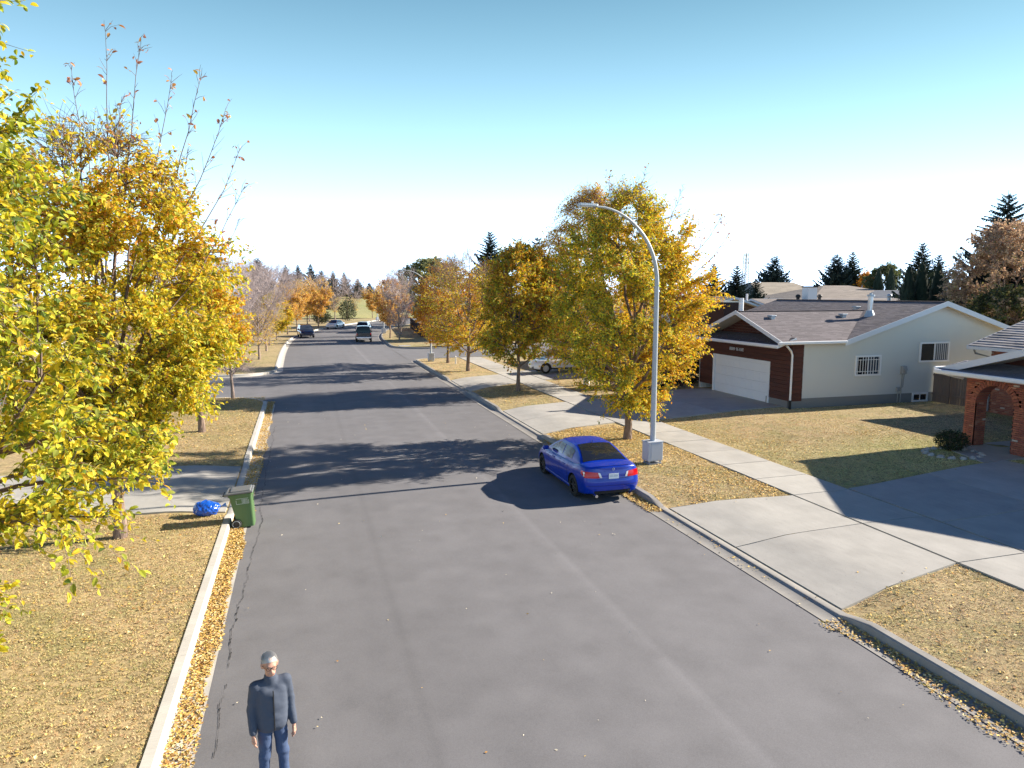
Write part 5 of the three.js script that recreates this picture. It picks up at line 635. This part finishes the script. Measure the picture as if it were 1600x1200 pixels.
// stones round the shrub
{ const g = thing('edging_stones', 'grey edging stones around the dark shrub by the arch', 'stones', [22.2, 0.32, -19.1]); for (let i = 0; i < 16; i++) { const a = i / 16 * 6.283, s = new THREE.IcosahedronGeometry(0.1, 1), p = s.attributes.position; for (let k = 0; k < p.count; k++) { const q = 0.8 + 0.5 * hash(Math.round(p.getX(k) * 50), Math.round(p.getZ(k) * 50 + p.getY(k) * 31), i); p.setXYZ(k, p.getX(k) * q * 1.3, p.getY(k) * q * 0.8, p.getZ(k) * q); } s.computeVertexNormals(); part('stone', s.translate(Math.cos(a) * 0.95 - 0.1, 0.03, Math.sin(a) * 0.8), M.concreteB, g); } }
// ---------------------------------------------------------------- houses farther off and the tower
farHouse({ x0: 23.4, x1: 37, z0: -45.3, z1: -57, wall: 3.5, ridge: 5.75, axis: 'z', roofCol: [0.2, 0.17, 0.165], seed: 31, label: 'bungalow with flat-looking grey roof just behind the garage bungalow', m: std([0.2, 0.12, 0.09], 0.9) });
farHouse({ x0: 23, x1: 36, z0: -64.5 - 24, z1: -74 - 28, wall: 3.4, ridge: 5.6, axis: 'x', roofCol: [0.2, 0.18, 0.18], seed: 32, label: 'dark bungalow behind the fence across the right side street', m: std([0.12, 0.09, 0.08], 0.9) });
const hG = farHouse({ x0: 56.5, x1: 67, z0: -78, z1: -88, wall: 5.4, ridge: 7.4, axis: 'x', hip: 2.4, roofCol: [0.3, 0.26, 0.21], seed: 33, label: 'house with pale tan roof behind the white chimney', m: M.cream });
const hH = farHouse({ x0: 56.8, x1: 71.8, z0: -68.5, z1: -79, wall: 5.35, ridge: 6.9, axis: 'x', hip: 6.2, roofCol: [0.24, 0.205, 0.18], seed: 34, label: 'house with wide tan hip roof on the next street', m: M.cream, win: [[58, 1.2, 4.3, 5.1], [61.5, 1.6, 4.3, 5.1], [66, 1.8, 4.3, 5.1]] });
farHouse({ x0: 38.5, x1: 54, z0: -47.5, z1: -60, wall: 4.0, ridge: 5.5, axis: 'x', roofCol: [0.2, 0.175, 0.165], seed: 35, label: 'house with long low grey roof between the bungalow and the hip roof', m: M.cream });
farHouse({ x0: 62, x1: 73, z0: -62, z1: -70, wall: 4.4, ridge: 6.3, axis: 'z', roofCol: [0.3, 0.3, 0.31], seed: 36, label: 'pale house showing between the cedars and the far street lamp', m: M.white });
farHouse({ x0: -36, x1: -24, z0: -70, z1: -90, wall: 3, ridge: 5, axis: 'z', roofCol: [0.2, 0.18, 0.17], seed: 37, label: 'house behind the bare trees of the left park', m: M.cream });
farHouse({ x0: -30, x1: -14.5, z0: -14, z1: -34, wall: 3, ridge: 4.8, axis: 'z', roofCol: [0.2, 0.18, 0.17], seed: 38, label: 'house on the left, hidden behind the yellow elms', m: M.cream });
{ const g = thing('roof_chimney', 'white chimney on the long low roof, in front of the pale tan roof', 'chimney', [43.4, 4.9, -53]); part('shaft', bx(0.95, 1.6, 0.8, 0, 0.8, 0), M.white, g); part('cap', bx(1.05, 0.1, 0.9, 0, 1.65, 0), M.dark, g);
  const v = thing('roof_vent', 'white vent pipe on the low grey roof left of the white chimney', 'vent pipe', [34.1, 5.0, -48.9]); part('shaft', cyl(0.09, 0.09, 0.95, 0, 0, 0, 10), M.white, v); part('flange', cyl(0.3, 0.12, 0.12, 0, 0, 0, 10), M.white, v);
  const t1 = (label, x, y, z, col) => { const w = thing('turbine_vent', label, 'roof vent', [x, y, z], 0, 'dark roof vents on the neighbouring roofs'); part('neck', cyl(0.16, 0.14, 0.28, 0, 0, 0, 10), col, w); part('cowl', new THREE.SphereGeometry(0.22, 12, 8).scale(1, 0.8, 1).translate(0, 0.42, 0), col, w); };
  t1('leftmost dark roof vent, just right of the golden elm', 29.0, 5.55, -51.5, M.dark); t1('dark roof vent close to the brown chimney', 30.4, 5.65, -51.4, M.dark); t1('dark roof vent right beside the white chimney', 44.4, 5.3, -52.9, M.dark); t1('dark roof vent left of the white chimney', 42.2, 5.3, -53, M.dark); t1('pale metal vent behind the ridge right of the tall flue', 47.2, 5.35, -47.9, M.galv); t1('small dark vent right of the pale metal one', 48.6, 5.2, -48, M.dark);
  const tw = thing('lattice_tower', 'pale lattice telecom tower far off above the sunlit spruce', 'tower', [228, 0, -329]), b = new MB(); for (let k = 0; k < 4; k++) { const a = k * Math.PI / 2 + 0.78; b.tube([V(Math.cos(a) * 2.2, 0, Math.sin(a) * 2.2), V(Math.cos(a) * 1.25, 27, Math.sin(a) * 1.25)], [0.3, 0.24], 4); for (let y = 0; y < 13; y++) { const r0 = lerp(2.2, 1.25, y / 13), r1 = lerp(2.2, 1.25, (y + 1) / 13), a2 = a + Math.PI / 2; b.tube([V(Math.cos(a) * r0, y * 2.07, Math.sin(a) * r0), V(Math.cos(a2) * r1, y * 2.07 + 2.07, Math.sin(a2) * r1)], [0.15, 0.15], 3); } } part('frame', b.geo(true, false), M.trim, tw); for (let k = 0; k < 6; k++) { const a = k / 6 * 6.283; part('antenna_panel', rbx(0.5, 2.6, 0.25, 0.05, 0, 0, 0).rotateY(-a + Math.PI / 2).translate(Math.cos(a) * 1.5, k % 2 ? 25.6 : 22.4, Math.sin(a) * 1.5), M.trim, tw); }
}
// ---------------------------------------------------------------- the man at the near end of the street
{
  const capsules = (list, box, cell, k = 0.03, fold = 0) => { // smooth union of tapered capsules -> mesh
    const [mn, mx] = box, size = Math.max(mx[0] - mn[0], mx[1] - mn[1], mx[2] - mn[2]), n = Math.ceil(size / cell) + 4, mc = new MarchingCubes(n, M.dark, false, false, 400000), half = size / 2 * (n / (n - 4)), c = [0, 1, 2].map((i) => (mn[i] + mx[i]) / 2); mc.isolation = 0;
    for (let z = 0; z < n; z++) for (let y = 0; y < n; y++) for (let x = 0; x < n; x++) {
      const p = [c[0] + (x / n * 2 - 1) * half, c[1] + (y / n * 2 - 1) * half, c[2] + (z / n * 2 - 1) * half]; let d = 9;
      for (const [a, b, ra, rb, sx = 1] of list) { const ab = [b[0] - a[0], b[1] - a[1], b[2] - a[2]], ap = [p[0] - a[0], p[1] - a[1], p[2] - a[2]], l2 = ab[0] ** 2 + ab[1] ** 2 + ab[2] ** 2, t = l2 ? clamp((ap[0] * ab[0] + ap[1] * ab[1] + ap[2] * ab[2]) / l2) : 0; const dd = Math.hypot((ap[0] - ab[0] * t) / sx, ap[1] - ab[1] * t, ap[2] - ab[2] * t) - lerp(ra, rb, t); const h = clamp(0.5 + 0.5 * (d - dd) / k); d = lerp(d, dd, h) - k * h * (1 - h); }
      mc.field[x + y * n + z * n * n] = -d;
    }
    mc.update(); const cnt = mc.count, g = new THREE.BufferGeometry(); g.setAttribute('position', new THREE.BufferAttribute(mc.positionArray.slice(0, cnt * 3), 3)); g.scale(half, half, half); g.translate(...c); let w = mergeVertices(g, 1e-5); w.computeVertexNormals(); if (fold) { const P = w.attributes.position, N = w.attributes.normal; for (let i = 0; i < P.count; i++) { const x = P.getX(i), y = P.getY(i), z = P.getZ(i), f = fold * (fbm(x * 9 + z * 5, y * 13 + x * 4, 3) - 0.5 + 0.6 * Math.abs(noise(y * 11 + x * 5, z * 7 + 3) - 0.5)); P.setXYZ(i, x + N.getX(i) * f, y + N.getY(i) * f, z + N.getZ(i) * f); } w.computeVertexNormals(); } return w;
  };
  const g = thing('person', 'grey-haired man with glasses standing on the asphalt near the left kerb', 'person', [-0.52, 0.025, -8.4], 0.25);
  // built facing +z
  const skin = std([0.5, 0.27, 0.19], 0.6), jacket = std([0.06, 0.075, 0.11], 0.85), jeans = std([0.05, 0.08, 0.16], 0.9), shoe = std([0.05, 0.045, 0.04], 0.7);
  const hand = (s) => { const L = [], w = [s * 0.235, 0.80, 0.08]; L.push([[w[0], 0.84, 0.07], [w[0], 0.755, 0.085], 0.026, 0.03, 0.8]); for (let f = 0; f < 4; f++) { const z = 0.055 + f * 0.02, l = [0.062, 0.074, 0.07, 0.055][f]; L.push([[w[0], 0.755, z], [w[0] - s * 0.006, 0.755 - l * 0.55, z + 0.004], 0.0095, 0.009]); L.push([[w[0] - s * 0.006, 0.755 - l * 0.55, z + 0.004], [w[0] - s * 0.026, 0.755 - l, z + 0.008], 0.009, 0.008]); } L.push([[w[0] - s * 0.008, 0.8, 0.105], [w[0] - s * 0.014, 0.755, 0.13], 0.012, 0.01]); return L; };
  const bodyG = mg([
    capsules([[[0, 1.42, -0.01], [0, 1.56, 0.02], 0.058, 0.056], [[0, 1.635, 0.0], [0, 1.66, -0.012], 0.092, 0.096, 0.84], [[0, 1.56, 0.045], [0, 1.6, 0.04], 0.052, 0.064], [[0, 1.61, 0.1], [0, 1.58, 0.118], 0.012, 0.017], [[-0.03, 1.632, 0.082], [0.03, 1.632, 0.082], 0.018, 0.018], [[-0.026, 1.548, 0.09], [0.026, 1.548, 0.09], 0.012, 0.012], [[-0.084, 1.6, -0.005], [-0.086, 1.635, -0.01], 0.014, 0.018], [[0.084, 1.6, -0.005], [0.086, 1.635, -0.01], 0.014, 0.018]], [[-0.14, 1.38, -0.14], [0.14, 1.78, 0.16]], 0.007, 0.022),
    capsules(hand(1), [[0.16, 0.64, 0], [0.32, 0.9, 0.16]], 0.0045, 0.008), capsules(hand(-1), [[-0.32, 0.64, 0], [-0.16, 0.9, 0.16]], 0.0045, 0.008),
  ]);
  const bodyM = part('body', bodyG, skin, g);
  part('jacket', capsules([[[-0.06, 0.9, 0], [-0.075, 1.3, -0.01], 0.124, 0.108], [[0.06, 0.9, 0], [0.075, 1.3, -0.01], 0.124, 0.108], [[0, 0.92, 0.01], [0, 1.25, 0.01], 0.122, 0.116], [[-0.15, 1.39, -0.01], [0.15, 1.39, -0.01], 0.062, 0.062], [[0, 1.4, -0.01], [0, 1.47, 0], 0.085, 0.072], [[0.185, 1.385, -0.01], [0.225, 1.1, -0.03], 0.06, 0.053], [[0.225, 1.1, -0.03], [0.235, 0.86, 0.06], 0.054, 0.043], [[-0.185, 1.385, -0.01], [-0.225, 1.1, -0.03], 0.06, 0.053], [[-0.225, 1.1, -0.03], [-0.235, 0.86, 0.06], 0.054, 0.043]], [[-0.4, 0.78, -0.2], [0.4, 1.55, 0.2]], 0.013, 0.026, 0.012), jacket, g);
  part('trousers', capsules([[[-0.06, 0.95, 0], [0.06, 0.95, 0], 0.112, 0.112], [[0.085, 0.9, 0], [0.1, 0.5, 0.015], 0.088, 0.064], [[0.11, 0.5, 0.015], [0.12, 0.1, -0.01], 0.066, 0.055], [[-0.085, 0.9, 0], [-0.1, 0.5, 0.015], 0.088, 0.064], [[-0.11, 0.5, 0.015], [-0.12, 0.1, -0.01], 0.066, 0.055]], [[-0.3, 0.03, -0.2], [0.3, 1.1, 0.2]], 0.013, 0.03, 0.02), jeans, g); part('zip', rbx(0.012, 0.5, 0.02, 0.003, 0, 1.1, 0.134), M.dark, g);
  for (const s of [-1, 1]) part('shoe', capsules([[[s * 0.12, 0.055, -0.05], [s * 0.13, 0.04, 0.13], 0.05, 0.042]], [[s * 0.12 - 0.09, -0.02, -0.14], [s * 0.12 + 0.09, 0.14, 0.2]], 0.012, 0.02), shoe, g);
  const hr = rng(9), hb = new MB(); for (let i = 0; i < 5200; i++) { const az = hr() * 6.283, u = lerp(-0.15, 1, Math.sqrt(hr())), s = Math.sqrt(1 - u * u), d = [Math.cos(az) * s * 0.9, u, Math.sin(az) * s]; if (d[2] > 0.45 && u < 0.72) continue; if (Math.abs(d[0]) > 0.55 && u < 0.02 && d[2] > 0) continue; const p = [d[0] * 0.095, 1.655 + d[1] * 0.105, -0.012 + d[2] * 0.102], sw = 0.35 * (hr() - 0.5), t = [d[2] * 0.3 + sw, -0.35 + 0.4 * hr(), -0.55 * (d[1] > 0.3 ? 1 : 0.2)]; hb.tri([p[0], p[1], p[2]], [p[0] + 0.004, p[1], p[2] + 0.003], [p[0] + d[0] * 0.014 + t[0] * 0.035, p[1] + d[1] * 0.014 + t[1] * 0.03, p[2] + d[2] * 0.014 + t[2] * 0.035]); }
  const cap = new THREE.SphereGeometry(1, 24, 14, 0, 6.283, 0, 1.62).scale(0.087, 0.108, 0.102).rotateX(-0.38).translate(0, 1.653, -0.014); part('hair', mg([hb.geo(true, false), cap]), std([0.42, 0.41, 0.4], 0.85), g);
  part('glasses', mg([...[-1, 1].map((s) => new THREE.TorusGeometry(0.024, 0.0028, 6, 18).scale(1.15, 0.85, 1).translate(s * 0.034, 1.622, 0.113)), bx(0.014, 0.004, 0.004, 0, 1.626, 0.117), ...[-1, 1].map((s) => pipe([[s * 0.061, 1.626, 0.108], [s * 0.088, 1.63, 0.0]], 0.0025, 5))]), M.black, bodyM); part('moustache', rbx(0.05, 0.01, 0.014, 0.004, 0, 1.567, 0.101), std([0.42, 0.4, 0.38], 0.9), bodyM);
  for (const s of [-1, 1]) part('eye', new THREE.SphereGeometry(0.011, 10, 8).translate(s * 0.033, 1.622, 0.092), std([0.12, 0.09, 0.08], 0.3), bodyM);
}
// ---------------------------------------------------------------- fallen leaves and dry grass (uncountable)
{
  const lg = (() => { const b = new MB(); b.tri([0, 0.002, 0], [0.32, 0.1, 0.5], [0, 0.02, 1]); b.tri([0, 0.002, 0], [0, 0.02, 1], [-0.32, 0.13, 0.5]); return b.geo(true, false); })();
  const P = [], rd = rng(4242), put = (x, z, h, sc, c) => P.push([x, h, z, sc, c]);
  const dry = () => pick(rd, [[[0.68, 0.48, 0.14], 4], [[0.6, 0.38, 0.1], 3], [[0.46, 0.25, 0.08], 1.1], [[0.7, 0.56, 0.28], 3], [[0.33, 0.18, 0.08], 0.5], [[0.54, 0.28, 0.08], 0.9]]);
  const lane = (n, f) => { for (let i = 0; i < n; i++) { const q = f(); if (q) put(q[0], q[1], q[2], 0.055 * lerp(0.6, 1.3, rd()), dry()); } };
  lane(13000, () => { const z = lerp(-5, -20.1, Math.sqrt(rd())), w = 0.27 + 0.13 * noise(z * 0.7, 1) + 0.08 * noise(z * 3, 2), x = -1.96 + w * Math.pow(rd(), 0.9); return [x, z, 0.006 + 0.035 * rd() * (1 - (x + 1.96) / 0.7)]; }); // left gutter
  lane(7000, () => { const z = lerp(-19.5, -41, rd()), w = 0.3 + 0.25 * noise(z * 0.7, 1); return [-1.96 + w * rd(), z, 0.006 + 0.03 * rd()]; });
  lane(2500, () => { const z = lerp(5, -8, rd()); return [-1.96 + 0.45 * rd(), z, 0.006 + 0.03 * rd()]; });
  lane(2600, () => { const z = lerp(-2, -10.2, rd()), x = 9.44 - 0.42 * Math.pow(rd(), 1.5) * (0.5 + noise(z, 4)); return [x, z, 0.01 + 0.03 * rd()]; }); // right gutter, near
  lane(1500, () => { const z = lerp(-17.0, -19, rd()), x = 9.44 - 0.4 * Math.pow(rd(), 1.4); return [x, z, 0.01 + 0.03 * rd()]; });
  lane(1200, () => { const z = lerp(-19, -27, rd()), x = 9.44 - 0.3 * Math.pow(rd(), 1.8); return [x, z, 0.01 + 0.03 * rd()]; });
  const on = (x, z) => (x > 9.6 ? gR(x, z) + bump(x, z) : gL(x, z) + bump(x, z)) + 0.008 + 0.02 * rd();
  const isPath = (x, z) => (z > -11.3 && z < -8.4 && x > 15.5 && x < 22.9) || slabQuads.some((q) => { if (Math.abs(q[0][1] - z) > 9 && Math.abs(q[2][1] - z) > 9) return false; let s = 0; for (let k = 0; k < 4; k++) { const a = q[k], b = q[(k + 1) % 4]; s += Math.sign((b[0] - a[0]) * (z - a[1]) - (b[1] - a[1]) * (x - a[0])); } return Math.abs(s) > 3; }); const isPathOld = (x, z) => (x > 13.5 && x < 15.55) || (z > -17.9 && z < -11.2 && x > 9.4) || (z > -17.1 && z < -10.4 && x < 13.6 && x > 9) || (z < -28.4 && z > -36.7 && x > 9.4) || (z > -35 && z < -27.9 && x > 9 && x < 13.6) || (x < 0 && z < -20.2 && z > -25.7);
  const lawnLeaves = (n, x0, x1, z0, z1, dens) => { for (let i = 0; i < n; i++) { const x = lerp(x0, x1, rd()), z = lerp(z0, z1, rd()); if (isPath(x, z) && rd() > 0.012) continue; if (rd() > dens(x, z)) continue; put(x, z, on(x, z) + (isPath(x, z) ? 0.03 : 0), 0.06 * lerp(0.55, 1.25, rd()), dry()); } };
  lawnLeaves(27000, 9.65, 13.5, -28.5, -16.6, (x, z) => 0.1 + 0.7 * Math.exp(-Math.pow(Math.hypot(x - 11.2, (z + 25.6)) / 3.2, 2)) + 0.35 * sm(0.55, 0.75, fbm(x * 0.9, z * 0.9, 2, 0, 7)) + 0.5 * sm(12.3, 13.4, x) * (z > -19.5 ? 1 : 0.3));
  lawnLeaves(18000, 9.65, 13.5, -11.6, 2, (x, z) => 0.09 + 0.3 * sm(0.5, 0.75, fbm(x * 0.9, z * 0.9, 2, 0, 7)));
  lawnLeaves(26000, 15.55, 24, -29, -17, (x, z) => 0.03 + 0.34 * sm(19.5, 15.5, x) * sm(-18, -22, z) + 0.5 * Math.exp(-Math.pow((z + 22.9 + (x - 17) * 0.05) / 0.5, 2)) * sm(0.35, 0.6, noise(x * 1.3, z)));
  lawnLeaves(7000, 15.55, 20, -11.2, 0, () => 0.2);
  lawnLeaves(9000, 9.65, 13.5, -46, -35, () => 0.35); lawnLeaves(5000, 9.65, 13.5, -62, -50, () => 0.3); lawnLeaves(6000, 15.55, 22, -44, -36.8, () => 0.3);
  lawnLeaves(22000, -9, -2.15, -20, 0, (x, z) => 0.12 + 0.3 * sm(0.5, 0.75, fbm(x * 0.9, z * 0.9, 2, 0, 7))); lawnLeaves(16000, -9, -2.15, -42, -25.7, (x, z) => 0.3 + 0.6 * sm(-37.5, -41, z));
  for (let i = 0; i < 200; i++) { const x = lerp(-1.4, 9.0, rd()), z = lerp(0, -40, Math.pow(rd(), 0.8)); put(x, z, 0.036, 0.05 * lerp(0.5, 1.2, rd()), rd() > 0.4 ? [0.7, 0.62, 0.48] : dry()); }
  lane(60, () => { const z = lerp(-10.8, -16.5, rd()), x = 9.1 + 0.5 * rd(); return [x, z, 0.03]; });
  const im = new THREE.InstancedMesh(lg, M.litter, P.length), m = new THREE.Matrix4(), q = new THREE.Quaternion(), e = new THREE.Euler(), col = new THREE.Color();
  P.forEach((p, i) => { e.set((rd() - 0.5) * 0.9, rd() * 6.283, (rd() - 0.5) * 0.9); m.compose(V(p[0], p[1], p[2]), q.setFromEuler(e), V(p[3], p[3], p[3])); im.setMatrixAt(i, m); const k = 0.75 + 0.5 * rd(); im.setColorAt(i, col.setRGB(...p[4].map((x) => Math.min(0.9, x * k)))); });
  im.name = 'fallen_leaves'; tag(im, 'dry yellow and brown leaves lying in the gutters and on the lawns', 'leaves', null, 'stuff'); im.castShadow = im.receiveShadow = true; scene.add(im);
  // grass: short dry tufts on the lawns nearest the camera
  const tg = (() => { const b = new MB(), r = rng(3); for (let k = 0; k < 6; k++) { const a = r() * 6.283, d = 0.5 + 0.5 * r(), w = 0.1; b.tri([-Math.sin(a) * w + Math.cos(a) * 0.2, 0, Math.cos(a) * w + Math.sin(a) * 0.2], [Math.sin(a) * w + Math.cos(a) * 0.2, 0, -Math.cos(a) * w + Math.sin(a) * 0.2], [Math.cos(a) * d, 0.45 + 0.5 * r(), Math.sin(a) * d]); } return b.geo(true, false); })();
  const G = [], gr = rng(77), sow = (n, x0, x1, z0, z1) => { for (let i = 0; i < n; i++) { const x = lerp(x0, x1, gr()), z = lerp(z0, z1, gr()); if (isPath(x, z)) continue; G.push([x, z]); } };
  sow(85000, -10, -2.14, -20.1, -3); sow(26000, -8, -2.14, -42, -25.8); sow(80000, 9.66, 13.5, -28, 0); sow(62000, 15.6, 24, -29.6, -17); sow(22000, 24, 34, -29.1, -20.2); sow(9000, 15.6, 19, -11, 0);
  const ig = new THREE.InstancedMesh(tg, std([1, 1, 1], 1), G.length);
  G.forEach(([x, z], i) => { const t = grassTint(x, z), gn = sm(0.48, 0.7, fbm(x * 0.7, z * 0.7, 3, 0, 55)), s = 0.045 * lerp(0.6, 1.35, gr()), R = x > 0 ? 1.36 + 0.25 * sm(16, 21, x) : 1, c = mix([0.5, 0.385 + (x > 0 ? 0.012 : 0), 0.195 + (x > 0 ? 0.03 : 0)], [0.35, 0.31, 0.12], gn * 0.6).map((v, k) => R * v * t[k] * (0.92 + 0.3 * gr())); e.set((gr() - 0.5) * 0.5, gr() * 6.283, (gr() - 0.5) * 0.5); m.compose(V(x, (x > 0 ? gR(x, z) + bump(x, z) * sm(9.6, 10.2, x) : gL(x, z) + bump(x, z) * sm(2.1, 2.7, -x)) - 0.003, z), q.setFromEuler(e), V(s, s * (x > 0 ? 0.5 : 0.75), s)); ig.setMatrixAt(i, m); ig.setColorAt(i, col.setRGB(...c)); });
  ig.name = 'grass'; tag(ig, 'short dry straw-coloured grass of the lawns', 'grass', null, 'stuff'); ig.receiveShadow = true; scene.add(ig);
}
renderer.render(scene, camera);
